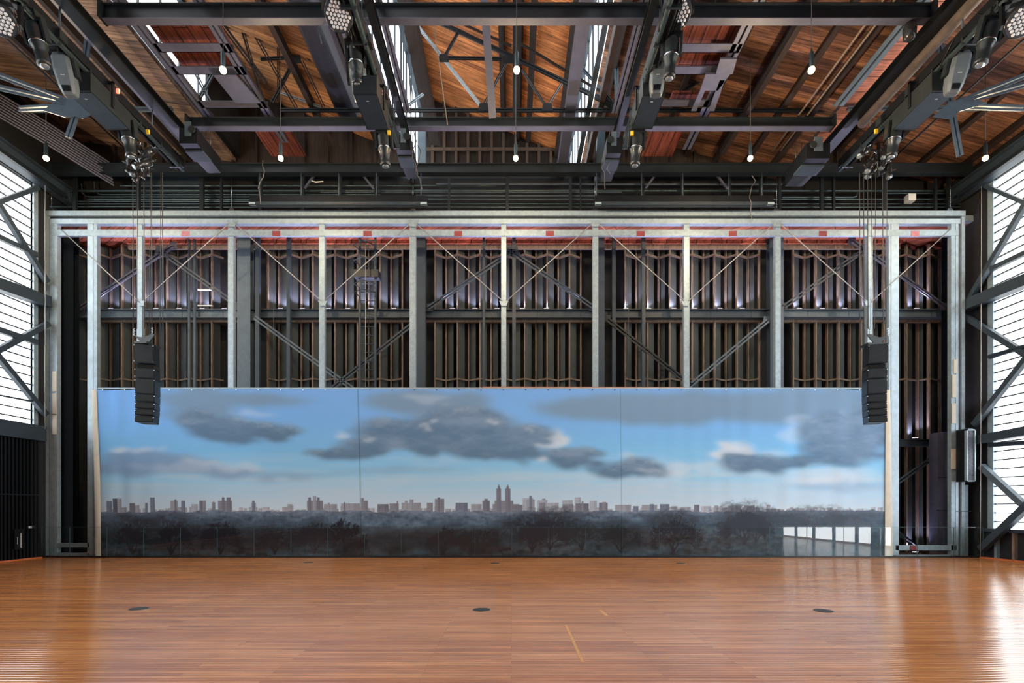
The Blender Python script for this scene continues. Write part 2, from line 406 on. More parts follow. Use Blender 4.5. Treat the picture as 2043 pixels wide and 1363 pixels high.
for i, (x0, x1) in enumerate(((200, 478), (520, 830), (851, 1190), (1228, 1532), (1562, 1885))):
    mb = MB().box(P(x0, 641, 17.6)-Vector((0,.03,.04)), P(x1, 641, 17.6)+Vector((0,.1,.04))); obj('plate', mb, M['stud'], WB)
# columns and pipes of the back wall
def column(x0, x1, Y, label, mat, y0=470, z0=0., kind='H'):
    w = (x1-x0)*Y/FX; c = P((x0+x1)/2, y0, Y)
    a = Vector((c.x, Y, z0)); mb = MB()
    if kind == 'H': mb.ibeam(a, c, w, .25, .02, up=(0,1,0))
    elif kind == 'box': mb.bar(a, c, w, w, up=(0,1,0))
    else: mb.tube(a, c, w/2, 10)
    return one('steel_column' if kind != 'pipe' else 'wall_pipe', mb, M[mat], label, 'column' if kind != 'pipe' else 'pipe')
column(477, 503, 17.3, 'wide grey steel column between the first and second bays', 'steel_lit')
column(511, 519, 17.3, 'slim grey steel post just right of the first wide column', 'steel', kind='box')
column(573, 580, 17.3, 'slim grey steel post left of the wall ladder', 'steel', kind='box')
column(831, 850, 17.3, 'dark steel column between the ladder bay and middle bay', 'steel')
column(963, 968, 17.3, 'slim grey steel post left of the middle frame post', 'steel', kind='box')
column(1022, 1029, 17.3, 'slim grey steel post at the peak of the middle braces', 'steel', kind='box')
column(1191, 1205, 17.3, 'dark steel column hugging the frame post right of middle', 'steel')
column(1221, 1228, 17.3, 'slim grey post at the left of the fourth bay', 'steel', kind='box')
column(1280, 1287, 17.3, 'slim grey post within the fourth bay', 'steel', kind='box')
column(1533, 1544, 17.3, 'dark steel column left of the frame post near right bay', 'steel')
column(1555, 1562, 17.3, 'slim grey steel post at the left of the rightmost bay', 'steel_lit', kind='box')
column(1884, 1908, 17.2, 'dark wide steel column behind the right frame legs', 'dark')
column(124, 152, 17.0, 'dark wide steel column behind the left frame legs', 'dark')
column(375, 380, 17.3, 'left of two thin vertical pipes in the leftmost bay', 'steel_lit', kind='pipe', y0=478)
column(386, 391, 17.3, 'right of two thin vertical pipes in the leftmost bay', 'steel_lit', kind='pipe', y0=478)
# braces of the back wall (pairs of angles)
def brace(x0, y0, x1, y1, Y, label, mat='steel', w=.16, grp='diagonal braces on the back wall'):
    mb = MB().twin(P(x0, y0, Y), P(x1, y1, Y), w, .05, .08, up=(0,1,0))
    for q in ((x0, y0), (x1, y1)):
        c = P(q[0], q[1], Y+.05); s_ = .16
        mb.poly([c+Vector((-s_,0,-s_*.6)), c+Vector((s_,0,-s_*.6)), c+Vector((s_*.7,0,s_)), c+Vector((-s_*.7,0,s_))], .012)
    return one('diagonal_brace', mb, M[mat], label, 'brace', grp)
YBc = 17.25
brace(160, 616, 345, 492, YBc, 'diagonal brace climbing right in the leftmost bay, upper half', 'purple')  # violet light on this brace put into its colour
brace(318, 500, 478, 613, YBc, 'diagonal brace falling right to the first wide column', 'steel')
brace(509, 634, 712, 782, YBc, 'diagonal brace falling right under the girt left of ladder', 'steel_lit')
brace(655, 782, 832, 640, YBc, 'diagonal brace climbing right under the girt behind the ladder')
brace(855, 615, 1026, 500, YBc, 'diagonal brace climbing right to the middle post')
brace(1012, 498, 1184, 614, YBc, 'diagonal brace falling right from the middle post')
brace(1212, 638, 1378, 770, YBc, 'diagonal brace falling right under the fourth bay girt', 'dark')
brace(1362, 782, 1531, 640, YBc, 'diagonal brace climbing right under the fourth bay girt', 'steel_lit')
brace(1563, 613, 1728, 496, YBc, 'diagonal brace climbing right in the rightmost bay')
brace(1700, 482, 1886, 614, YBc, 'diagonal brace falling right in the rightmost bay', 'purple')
brace(1785, 966, 1872, 905, YBc, 'diagonal brace climbing right beside the backdrop edge')
brace(1783, 1058, 1850, 1108, YBc, 'short diagonal brace behind the low frame rails', 'dark')
# ladder
lad = empty('wall_ladder', P(733, 1100, 17.1), 'black caged ladder climbing the second bay of the back wall', 'ladder')
for x in (718, 749):
    a = P(x, 470, 17.1); obj('side_rail', MB().bar((a.x, 17.1, 0), a, .07, .05, up=(0,1,0)), M['steel'], lad)
for i in range(24):
    y = 480+i*17.2
    obj('rung', MB().tube(P(718, y, 17.1), P(749, y, 17.1), .016, 8), M['steel'], lad)
obj('landing', MB().box(P(712, 561, 17.3)-Vector((0,.35,0)), P(760, 547, 17.3)), M['dark'], lad)
for y in (500, 530, 575, 592): 
    c0 = P(718, y, 17.1); c1 = P(749, y, 17.1)
    obj('hoop', MB().path([c0, c0+Vector((-.1,-.35,0)), (c0+c1)/2+Vector((0,-.62,0)), c1+Vector((.1,-.35,0)), c1], .015, 6), M['steel'], lad)
one('hanging_rope', MB().tube(P(729.5, 470, 16.7), P(729.5, 775, 16.7), .012, 6), M['rod'], 'thin pale vertical cable hanging in front of the wall ladder', 'cable')
one('hanging_rope', MB().tube(P(546, 470, 16.7), P(546, 775, 16.7), .007, 6), M['wire'], 'thin dark vertical cable left of the wall ladder', 'cable')
one('hanging_rope', MB().tube(P(1254, 470, 16.7), P(1254, 775, 16.7), .007, 6), M['wire'], 'thin dark vertical cable in the fourth wall bay', 'cable')
# service boxes in the leftmost bay
for i, y in enumerate((579, 611)):
    one('wall_strip_light', MB().box(P(396, y, 17.3)-Vector((0,.06,.02)), P(425, y, 17.3)+Vector((0,0,.02))), M['whitebox'], ('upper' if i == 0 else 'lower')+' short white strip on the back wall beside two pipes', 'strip')
# ------------------------------------------------------------------ uplights along the girts
ups = [(222, 0), (267, 0), (312, 0), (358, 0), (404, 0), (448, 0), (560, 0), (604, 0), (656, 0), (694, 0), (740, 0), (786, 0), (903, 0), (948, 0), (992, 0), (1042, 0), (1090, 0), (1136, 0),
       (1249, 0), (1294, 0), (1344, 0), (1385, 0), (1436, 0), (1480, 0), (1594, 0), (1640, 0), (1684, 0), (1735, 0), (1828, 0), (1826, 1), (1826, 2)]
def make_uplight():
    t = empty('uplight', (0,0,0), 'small violet uplight on the back wall girt, first from the left', 'light', 'violet uplights along the back wall')
    obj('housing', MB().box((-.10, -.035, 0), (.10, .035, .045)), M['black'], t, loc=(0,0,0))
    obj('lens', MB().box((-.085, -.025, .045), (.085, .025, .052)), M['uplens'], t, loc=(0,0,0))
    return t
UP = make_uplight()
for i, (x, k) in enumerate(ups):
    y = (618.5, 876.5, 1104)[k]; Y = (17.50, 17.50, 17.35)[k]; loc = P(x, y, Y); 
    if k == 2: loc.z = .0
    if i == 0: UP.location = loc; u = UP
    else:
        lab = 'small violet uplight on the back wall girt, %s from the left' % ORD[i] if k == 0 else ('small violet uplight on the low girt right of the backdrop', 'small violet uplight on the floor right of the backdrop')[k-1]
        u = dup(UP, loc, None, lab)
    ld = bpy.data.lights.new('uplight_glow', 'SPOT'); ld.energy = 42; ld.color = (.70, .66, 1.); ld.spot_size = math.radians(125); ld.spot_blend = .4; ld.shadow_soft_size = .04
    lo = bpy.data.objects.new('uplight_glow', ld); COL.objects.link(lo); lo.parent = u; lo.location = (0, .03, .075); lo.rotation_euler = (math.radians(180+4), 0, 0)

# ------------------------------------------------------------------ printed backdrop
def paint():
    X0, X1, Y0, Y1 = 186., 1775., 773., 1113.; st = 1.35
    nx = int((X1-X0)/st); ny = int((Y1-Y0)/st)
    xs = np.linspace(X0, X1, nx); ys = np.linspace(Y0, Y1, ny)
    gx, gy = np.meshgrid(xs, ys); rng = np.random.RandomState(5)
    def noise(sx, sy, seed, oct=4):
        out = np.zeros_like(gx); amp = 1.; tot = 0; r = np.random.RandomState(seed)
        for o in range(oct):
            fx, fy = sx/2**o, sy/2**o
            tab = r.rand(int((Y1-Y0)/fy)+4, int((X1-X0)/fx)+4)
            u = (gx-X0)/fx; v = (gy-Y0)/fy; i = u.astype(int); j = v.astype(int); a = u-i; b = v-j
            a = a*a*(3-2*a); b = b*b*(3-2*b)
            out += amp*((tab[j, i]*(1-a)+tab[j, i+1]*a)*(1-b)+(tab[j+1, i]*(1-a)+tab[j+1, i+1]*a)*b); tot += amp; amp *= .55
        return out/tot
    def ramp(t, stops):
        r = np.zeros(t.shape+(3,)); ts = [s[0] for s in stops]
        for c in range(3): r[..., c] = np.interp(t, ts, [s[1][c] for s in stops])
        return r
    t = (gy-775)/(1022-775)
    sky = ramp(t, [(0, (116, 160, 216)), (.25, (118, 168, 222)), (.5, (124, 182, 226)), (.7, (146, 194, 222)), (.88, (180, 204, 222)), (1, (198, 210, 220))])
    n1 = noise(190, 46, 1, 5); n2 = noise(60, 22, 2, 5); n3 = noise(240, 14, 3, 4); n4 = noise(16, 9, 9, 4)
    # haze bands low in the sky
    band = np.exp(-((gy-955)/38)**2)*np.clip((n3-.45)*3.2, 0, 1)
    sky += band[..., None]*(np.array([200, 204, 214])-sky)*.55
    n9 = noise(26, 15, 41, 4)
    xx = gx+(n2-.5)*70+(n9-.5)*22; yy = gy+(n1-.5)*22+(n2-.5)*26+(n9-.5)*12
    def blobs(lst, X, Yy):
        d = np.zeros_like(gx)
        for cx, cy, rx, ry, a in lst:
            q = ((X-cx)/rx)**2+((Yy-cy)/ry)**2
            d = np.maximum(d, a*np.clip(1.45-q, 0, 1))
        return d
    hi = [(450,792,160,15,.55),(400,808,62,34,.75),(360,830,40,12,.5),(830,800,95,22,.75),(930,800,45,25,.75),(1250,812,160,30,.8),(1420,806,180,32,.8),(1600,800,140,30,.8),(1230,830,70,14,.7),(1560,825,60,18,.6),(1700,800,60,26,.75)]
    lo = [(440,855,75,24,.95),(510,852,88,15,.85),(380,838,32,24,.9),(915,850,115,40,.95),(800,855,100,24,.85),(770,885,90,22,.95),(670,900,60,12,.9),(980,895,110,24,1.),(1050,872,60,24,1.),(940,832,70,22,.95),(860,890,60,20,.95),
          (1140,915,55,17,.95),(1180,907,34,11,.9),(1215,935,45,13,.8),(1282,930,46,15,.8),(1310,938,20,9,.8),(1480,920,40,20,.8),(1535,922,60,14,.8),(1690,885,90,42,.95),(1620,915,80,15,.8),(1660,860,60,40,.95),(1740,850,50,50,.95)]
    lt = [(1462,896,34,19,1),(1440,906,20,14,1),(1350,940,90,10,.6),(1660,955,90,14,.7),(1115,880,18,17,1),(1100,895,26,10,.9),(1070,916,16,8,.9),(860,838,16,7,.9),(835,843,14,7,.8),(675,868,16,6,.8),(735,873,22,9,.8),(992,842,13,9,1),(1055,858,8,5,.9),(228,900,24,8,1),(275,902,26,8,.9),(315,901,16,6,.9),(240,903,14,6,.9),(400,928,40,6,.7),(505,936,26,5,.7),
          (1265,918,14,11,.7),(1530,905,28,9,.6),(1470,930,80,12,.45),(1640,950,70,12,.6),(1700,945,60,14,.55),(1580,868,30,16,.6),(470,935,60,7,.55),(350,935,90,6,.45),(880,930,60,6,.3),(1110,950,150,10,.5),(1300,955,110,10,.5),(505,826,50,6,.5),(860,795,50,8,.4),(1600,842,30,12,.5)]
    mid = [(265,916,70,18,1.),(350,928,80,13,.9),(250,934,80,12,.9),(450,940,80,8,.8),(560,950,60,5,.6),(800,940,120,5,.35),(640,943,140,5,.3),(1680,968,100,12,.35)]
    def blur(a, sx, sy):
        for ax, sg in ((1, sx), (0, sy)):
            k = np.exp(-.5*(np.arange(-int(3*sg), int(3*sg)+1)/sg)**2); k /= k.sum()
            a = np.apply_along_axis(lambda v: np.convolve(np.pad(v, len(k)//2, mode='edge'), k, 'valid'), ax, a)
        return a
    def over(img, m, col, k):
        m = np.clip(m, 0, 1)[..., None]*k
        return img*(1-m)+np.array(col)*m
    img = sky
    img = over(img, blur(np.clip(blobs(mid, xx, yy)*1.2, 0, 1), 7, 3), (126, 148, 180), .8)
    img = over(img, blur(np.clip(blobs(hi, xx, yy)*2.1, 0, 1), 9, 4), (116, 138, 160), .85)
    img = over(img, blur(np.clip(blobs(lt, xx, yy+3), 0, 1), 4, 2.2), (204, 208, 218), .75)
    dl = blur(np.clip(blobs(lo, xx, yy)*1.25, 0, 1), 4.5, 2.6)
    rim = np.clip(dl-blur(np.clip(blobs(lo, xx, yy-9)*1.25, 0, 1), 4.5, 2.6), 0, 1)*np.clip((n9-.35)*3, 0, 1)
    shade = np.clip((n2-.5)*2.4+.42+np.clip((870-gy)/260, -.2, .2), 0, 1)[..., None]
    dark = np.array([90, 113, 138])*(1-shade*.55)+np.array([146, 160, 180])*shade*.55
    m = np.clip(dl*1.1, 0, 1)[..., None]*.88
    img = img*(1-m)+dark*m
    img = over(img, rim*1.6, (178, 190, 206), .3)
    img = over(img, blur(np.clip(blobs([(c[0], c[1], c[2]*.75, c[3]*.6, c[4]*.8) for c in lt[:14]], xx, yy), 0, 1), 2.6, 1.8), (206, 210, 218), .7)
    # skyline
    H = 1023.
    def rect(x0, x1, y0, c, windows=True):
        m = (gx >= x0) & (gx < x1) & (gy >= y0) & (gy < H+3)
        f = np.clip((gy-y0)/40, 0, 1)[..., None]; col = np.array(c, float)*np.ones(gx.shape+(3,))
        if windows:
            w = (np.sin(gx*1.9) > .1) & (np.sin(gy*1.5) > 0); col = col*(1-.10*w[..., None])
        edge = (gx > x1-(x1-x0)*.35)[..., None]; col = col*(1-.08*edge)
        img[m] = (col*(1-f*.1)+np.array([170, 172, 182])*f*.1)[m]
    r = np.random.RandomState(11); x = 200.
    while x < 1765:                      # the far low row
        w = r.uniform(4, 13); top = H-r.uniform(3, 12)-(3 if 560 < x < 1560 else 0); g_ = r.uniform(150, 182)
        rect(x, x+w, top, (g_, g_*1.0, g_*1.06)); x += w+r.uniform(-2, 5)
    B1 = (134, 134, 144); B2 = (118, 118, 132); B3 = (154, 156, 166); B4 = (116, 124, 142); B5 = (168, 174, 186)
    for q in [(202,212,1000,B4),(214,222,994,(86,90,104)),(222,230,994,B3),(247,258,1004,B2),(258,267,1007,B3),(279,284,1003,B4),(290,299,992,B4),(330,345,1000,B3),(338,342,997,B2),(352,359,999,B4),(372,385,1006,B5),(388,395,1000,B2),(395,402,1000,B1),(414,420,1002,B1),(416,418,999,B1),
              (426,454,999,B1),(434,440,993,B2),(444,451,993,B2),(492,503,1003,B5),(495,500,1000,B4),(566,576,1006,B3),(606,638,999,B1),(608,613,992,B2),(618,624,990,B3),(626,631,992,B2),(640,666,1006,B3),(648,652,1003,B3),(675,712,1005,B3),(680,683,1002,B2),(715,720,994,B1),(715,728,999,B1),
              (748,770,1006,B2),(772,790,1005,B1),(786,789,1001,B1),(796,835,1003,B3),(803,808,999,B3),(812,820,997,B3),(848,859,1003,B1),(863,882,996,B1),(869,874,992,B2),(904,912,1010,B5),(906,930,1004,B4),(937,958,1006,B3),(959,974,1000,B2),(963,970,996,B2),
              (980,1034,1006,B1),(984,1022,1000,B1),(988,998,975,B2),(990,996,971,B2),(992,994,967,B2),(1006,1016,975,B2),(1008,1014,971,B2),(1010,1012,967,B2),(1027,1048,1008,B2),(1041,1062,994,B5),(1049,1065,997,B3),(1054,1060,990,B4),(1070,1086,999,B1),(1080,1086,996,B1),(1070,1090,998,B5),(1074,1086,1004,B1),
              (1090,1113,1003,B5),(1120,1142,998,B5),(1122,1143,1006,B1),(1146,1158,992,B5),(1147,1175,1005,B2),(1160,1164,1001,B1),(1176,1190,1000,B5),(1195,1212,1004,B2),(1202,1209,1002,B1),(1227,1260,1008,B3),(1263,1275,1010,B4),(1281,1312,1008,B3),(1297,1306,1006,B4),(1318,1336,1006,B4),(1342,1350,1010,B3),(1386,1398,1008,B2),(1410,1420,1010,B5),(1361,1380,1012,B3)]:
        rect(*q)
    for cx in (993, 1011):
        m = (np.abs(gx-cx) < (gy-965)*.35) & (gy > 965) & (gy < 973); img[m] = B2
    # park
    tt = (gy-1021)/(1113-1021); n5 = noise(9, 5, 21, 3); n6 = noise(40, 11, 22, 4); n7 = noise(4, 7, 23, 2); n8 = noise(130, 36, 24, 3)
    park = ramp(tt, [(0, (108, 118, 134)), (.12, (88, 102, 118)), (.35, (76, 92, 106)), (.6, (56, 70, 80)), (1, (60, 74, 82))])
    park += ((n5-.5)*44)[..., None]*np.array([1, 1.05, 1.1])+((n6-.5)*60)[..., None]*np.array([.8, 1, 1.15])+((n7-.5)*16)[..., None]
    brown = np.clip((n8-.46)*5, 0, 1)*np.clip((gy-1045)/25, 0, 1); park += brown[..., None]*np.array([4, -8, -12])
    rt = np.clip((gx-1350)/300, 0, 1)*np.clip((gy-1030)/30, 0, 1); park += rt[..., None]*(np.array([98, 122, 134])-park)*.45
    top = 1021+(noise(30, 400, 31, 4)[0:1, :]-.5)*9-np.clip((gx-1400)/400, 0, 1)*2
    img = np.where((gy > top)[..., None], park, img)
    # bare trees: twiggy crowns and drawn limbs
    def crown(cx, cy, rx, ry, col, k):
        q = ((gx-cx)/rx)**2+((gy-cy)/ry)**2; tw = np.clip((n7*.5+n5*.5-.24)*4, 0, 1); col = tuple(v*.8 for v in col)
        m = np.clip(1.25-q+(n5-.5)*1.3, 0, 1)*tw*k
        return over(img, m, col, 1.)
    for cr in [(1095,1048,75,34,(58,60,68),.75),(1030,1062,60,30,(50,50,58),.7),(1160,1062,60,25,(48,54,58),.6),(1345,1040,58,24,(66,70,78),.75),(1240,1070,60,34,(44,48,54),.6),(1492,1030,68,30,(74,78,88),.62),(1560,1040,60,24,(80,86,94),.5),(1640,1030,70,22,(88,94,102),.5),(1720,1035,60,18,(96,102,112),.5),
               (620,1072,50,32,(42,42,50),.75),(684,1080,36,32,(40,40,48),.75),(540,1070,60,34,(46,44,52),.65),(430,1068,60,36,(44,42,50),.7),(320,1062,70,40,(50,46,54),.7),(240,1058,50,34,(56,54,62),.6),(880,1078,60,30,(48,46,52),.65),(780,1082,60,26,(46,48,54),.6),(950,1080,50,30,(46,44,50),.65)]:
        img = crown(*cr)
    H_, W_ = gx.shape
    def seg(x0, y0, x1, y1, w, c, al):
        n = int(max(abs(x1-x0), abs(y1-y0))/.7)+1
        for k in range(n+1):
            px = x0+(x1-x0)*k/n; py = y0+(y1-y0)*k/n
            i = int((px-X0)/(X1-X0)*(W_-1)); j = int((py-Y0)/(Y1-Y0)*(H_-1)); h = max(0, int(w/2))
            if 0 <= i < W_-1 and 0 <= j < H_-1: img[max(0, j):j+1, max(0, i-h):i+h+1] = img[max(0, j):j+1, max(0, i-h):i+h+1]*(1-al)+np.array(c)*al
    def limb(x, y, a, l, w, c, d):
        x1 = x+math.sin(a)*l; y1 = y-math.cos(a)*l; seg(x, y, x1, y1, w, c, .75 if d > 2 else .5)
        if d == 0: return
        for k in range(3 if d > 3 else 2):
            limb(x1, y1, a+rng.uniform(-.75, .75), l*rng.uniform(.62, .9), w*.65, c, d-1)
    for x, y, l, d, c in [(683,1105,15,6,(34,34,42)),(620,1106,14,6,(40,38,46)),(1345,1104,17,6,(46,48,56)),(1488,1090,16,7,(60,64,74)),(1512,1085,14,6,(62,66,76)),(1490,1086,15,6,(60,64,74)),(1095,1100,16,6,(44,44,52)),(1060,1104,14,6,(44,42,50)),(430,1108,15,6,(36,34,42)),(330,1108,15,6,(38,36,44)),(540,1108,13,6,(40,38,46)),(1240,1106,14,6,(38,42,48)),(1160,1100,13,5,(44,48,54)),(880,1108,13,6,(42,40,46)),(960,1106,13,5,(42,40,46)),(250,1108,14,6,(46,44,52)),(1600,1075,12,5,(74,80,90)),(1660,1070,12,5,(80,86,96)),(1715,1068,10,5,(90,96,106))]:
        for a in (-.5, 0., .5): limb(x, y, a*rng.uniform(.6, 1.2), l, 3, c, d)
    # seams between the printed widths
    for sx in (714, 1240):
        m = np.abs(gx-sx) < 1.1; img[m] = img[m]*.82
    return xs, ys, np.clip(img, 0, 255)
YD = 16.0
def make_backdrop():
    xs, ys, img = paint(); nx, ny = len(xs), len(ys)
    t = empty('printed_backdrop', P(980, 1112, YD), 'wide printed backdrop of cloudy sky over a city skyline and park', 'backdrop')
    gx, gy = np.meshgrid(xs, ys)
    # slack cloth: creases at the two ends, faint ripples between
    u = (gx-186)/1589.; v = (gy-773)/340.
    top = 775.5+2.5*np.exp(-((gx-186)/90)**2)+3.*np.exp(-((gx-1775)/60)**2)+1.2*np.sin(gx/31.)**2*((gx < 300) | (gx > 1600))
    left = 189+5*np.sin(np.clip(v, 0, 1)*math.pi*.55)+6*v; right = 1770-2*v
    px = left+(right-left)*u; py = top+(1111.5-top)*v
    d = .016*np.exp(-((gx-240)/70)**2)*np.sin((gx-200)/7.+v*6)+.012*np.exp(-((gx-1640)/150)**2)*np.sin(gx/9.+np.sin(gy/60.)*1.2)+.006*np.exp(-((gx-1450)/260)**2)*np.sin(gx/6.)
    d += .02*np.exp(-((gx-(210+v*40))/12)**2)
    V = np.empty((ny*nx, 3)); V[:, 0] = ((px-CX)*YD/FX).ravel(); V[:, 1] = (YD+d).ravel(); V[:, 2] = (EYE-(py-CY)*YD/FX).ravel()
    o = np.array(t['_o']); V -= o
    idx = (np.arange(ny-1)[:, None]*nx+np.arange(nx-1)[None, :]).ravel()
    F = np.stack([idx+nx, idx+nx+1, idx+1, idx], 1)
    me = bpy.data.meshes.new('printed_cloth')
    me.vertices.add(len(V)); me.vertices.foreach_set('co', V.ravel())
    me.loops.add(F.size); me.loops.foreach_set('vertex_index', F.ravel())
    me.polygons.add(len(F)); me.polygons.foreach_set('loop_start', np.arange(0, F.size, 4)); me.polygons.foreach_set('loop_total', np.full(len(F), 4))
    me.update(calc_edges=True); me.validate()
    me.polygons.foreach_set('use_smooth', np.ones(len(F), bool))
    ca = me.color_attributes.new('print', 'FLOAT_COLOR', 'POINT')
    c = img.reshape(-1, 3)/255.; lin = np.clip(np.where(c <= .04045, c/12.92, ((c+.055)/1.055)**2.4)*np.array([1.08, 1.2, 1.29]), 0, .95)
    ca.data.foreach_set('color', np.concatenate([lin, np.ones((len(lin), 1))], 1).astype(np.float32).ravel())
    m, nt, N, L, B = newmat('printed cloth')
    at = node(nt, 'ShaderNodeAttribute', attribute_name='print'); 
    L.new(at.outputs['Color'], B.inputs['Base Color']); B.inputs['Roughness'].default_value = .8; B.inputs['Specular IOR Level'].default_value = .15
    me.materials.append(m)
    so = bpy.data.objects.new('printed_cloth', me); COL.objects.link(so); so.parent = t
    # cream hems at the two ends and the rolled top edge with grommets
    for name, pts, lab in (('hem', [((182.5, 192), 778), ((184.5, 194.5), 850), ((187, 198), 925), ((189, 200), 1000), ((190, 200), 1060), ((190, 200.5), 1111.5)], 'cream hem at the left end'),
                           ('hem', [((1768, 1776), 778), ((1767.5, 1778), 850), ((1767, 1779), 925), ((1766.5, 1780), 1000), ((1766, 1781), 1060), ((1765.5, 1782), 1111.5)], 'cream hem at the right end')):
        mb = MB(); Yh = YD-.035; rows = [[P(a, y, Yh), P((a+b)/2, y, Yh-.03), P(b, y, Yh)] for (a, b), y in pts]
        vs = [q for r_ in rows for q in r_]; fs = []
        for i in range(len(rows)-1):
            for k in range(2): fs.append((i*3+k, i*3+k+1, i*3+k+4, i*3+k+3))
        n = len(vs); vs += [q+Vector((0, .02, 0)) for q in vs]; fs += [tuple(n+i for i in reversed(f)) for f in fs]
        mb.add(vs, fs, True); h = obj(name, mb, M['cream'], t, fix=False); h['label'] = lab
    mb = MB().tube(P(196, 775.2, YD+.02), P(1768, 775.2, YD+.02), .028, 8); obj('top_hem', mb, M['galv'], t)
    gm = MB()
    for i in range(36):
        c_ = P(205+i*44.4, 778.2, YD-.02); gm.tube(c_, c_+Vector((0, -.012, 0)), .018, 8)
    obj('grommet_row', gm, M['chrome'], t)
    obj('bottom_pipe', MB().tube(P(200, 1111, YD+.01), P(1768, 1111, YD+.01), .018, 8), M['dark'], t)
    return t
make_backdrop()

# ------------------------------------------------------------------ galvanised frame that carries the backdrop
YG = 16.24
fr = empty('backdrop_frame', P(1008, 1110, YG), 'tall galvanised steel frame with many posts holding the printed backdrop', 'frame')
def fbar(name, x0, y0, x1, y1, mat='galv', Y=YG, dep=.14, chan=False):
    a = P(x0, y0, Y); b = P(x1, y1, Y); mb = MB().box((a.x, Y-dep/2, b.z), (b.x, Y+dep/2, a.z))
    return obj(name, mb, M[mat], fr)
fbar('top_rail', 97, 424, 1921, 434, 'galv', YG, .2)
fbar('top_rail', 99, 436, 1919, 438.5, 'dark', YG+.03, .1)
fbar('top_rail', 105, 439, 1912, 449, 'galv2', YG, .16)
fbar('lower_rail', 105, 460, 1910, 472, 'galv', YG-.03, .1)
for x0, x1, y0, m_ in ((95, 100.5, 426, 'galv2'), (102.5, 113, 442, 'galv'), (113, 118, 442, 'galv2'), (178, 189, 441, 'galv2'), (190, 197, 441, 'galv'), (276, 286, 441, 'galv'), (457, 468, 441, 'galv'), (638, 649, 441, 'galv'), (818, 830, 441, 'galv'), (1000, 1010, 441, 'galv'), (1182, 1193, 441, 'galv'), (1363, 1374, 441, 'galv'), (1545, 1555.5, 441, 'galv'), (1728, 1738, 441, 'galv'), (1770, 1774, 441, 'galv'), (1775, 1790, 441, 'galv2'), (1894, 1902, 441, 'galv'), (1903, 1908.5, 441, 'galv2'), (1915, 1921.5, 426, 'galv')):
    low = 1108
    fbar('post', x0, y0, x1, low, m_, YG+(.03 if 250 < x0 < 1760 else 0.), .14)
# rails at the foot, either side of the backdrop
for q in ((116, 1084, 180, 1092), (118, 1103, 180, 1109), (1785, 1088, 1906, 1098), (1785, 1107, 1893, 1112)):
    fbar('foot_rail', *q, mat='galv', Y=YG-.02, dep=.1)
# scuffed splice plates on the end legs
for q in ((105, 741, 113, 781), (105, 785, 113, 826), (105, 828, 113, 867), (1903, 717, 1910, 745), (1900, 748, 1908, 793), (1899, 805, 1907, 845), (1898, 896, 1907, 936)):
    fbar('splice_plate', *q, mat='cream', Y=YG-.09, dep=.02)
for i, x in enumerate((370, 551, 733, 914, 1097, 1278, 1462, 1642, 1826)):
    o = fbar('tape_mark', x-8, 461, x+8, 471.5, mat='pink' if x in (370, 1826) else 'red', Y=YG-.085, dep=.006)
o = fbar('tape_mark', 1815, 1089, 1828, 1098, mat='red', Y=YG-.075, dep=.006)
def vrod(x0, y0, x1, y1):
    obj('tie_rod', MB().tube(P(x0, y0, YG-.1), P(x1, y1, YG-.1), .014, 8), M['rod'], fr)
for c in (462.5, 824, 1187.5, 1550):
    vrod(c-6, 446, c-176, 600); vrod(c+6, 446, c+178, 600)
    mb = MB().poly([P(c-11, 439, YG-.1), P(c+11, 439, YG-.1), P(c+6, 452, YG-.1), P(c-6, 452, YG-.1)], .02); obj('gusset', mb, M['galv'], fr)
vrod(117, 454, 278, 603); vrod(1897, 457, 1738, 603)
for c in (281, 643.5, 1005, 1368.5, 1733):
    mb = MB().poly([P(c-9, 600, YG-.09), P(c+9, 600, YG-.09), P(c+5, 610, YG-.09), P(c-5, 610, YG-.09)], .02); obj('gusset', mb, M['galv'], fr)
for c in (103, 462, 824, 1187, 1549, 1896):
    mb = MB().poly([P(c-8, 424, YG), P(c+8, 424, YG), P(c+4, 416, YG), P(c-4, 416, YG)], .03)
    for k in range(9): 
        p = P(c, 414-k*2.4, YG); mb.tube(p+Vector((-.012 if k % 2 else .012, 0, 0)), p+Vector((.012 if k % 2 else -.012, 0, .04)), .012, 6)
    mb.tube(P(c, 393, YG), P(c, 352, YG), .008, 6); obj('hanging_chain', mb, M['chrome'], fr)
obj('rail', MB().tube(P(962, 772.6, YG-.14), P(1366, 773.4, YG-.14), .02, 8), M['orangepaint'], fr)

# ------------------------------------------------------------------ glass balustrade
xs_ = [83, 137]+[211+73.7*i for i in range(24)]+[1965]
xs_ = sorted(x for x in xs_ if x <= 1965)
k = 0
for i in range(len(xs_)-1):
    x0, x1 = xs_[i], xs_[i+1]
    if x1-x0 < 15: continue
    a = P(x0+.7, 1113, YB); b = P(x1-.7, 1054, YB); zt = .965
    t = empty('balustrade_glass', (a.x, YB, 0), 'clear glass balustrade panel at the floor edge, %s from the left' % ORD[k], 'glass panel', 'glass balustrade panels'); k += 1
    obj('pane', MB().box((a.x, YB+.042, .02), (b.x, YB+.054, zt)), M['glass'], t)
    obj('polished_edge', MB().box((b.x, YB+.038, .02), (b.x+.009, YB+.058, zt)).box((a.x, YB+.0405, zt), (b.x, YB+.0555, zt+.006)), M['glassedge'], t)

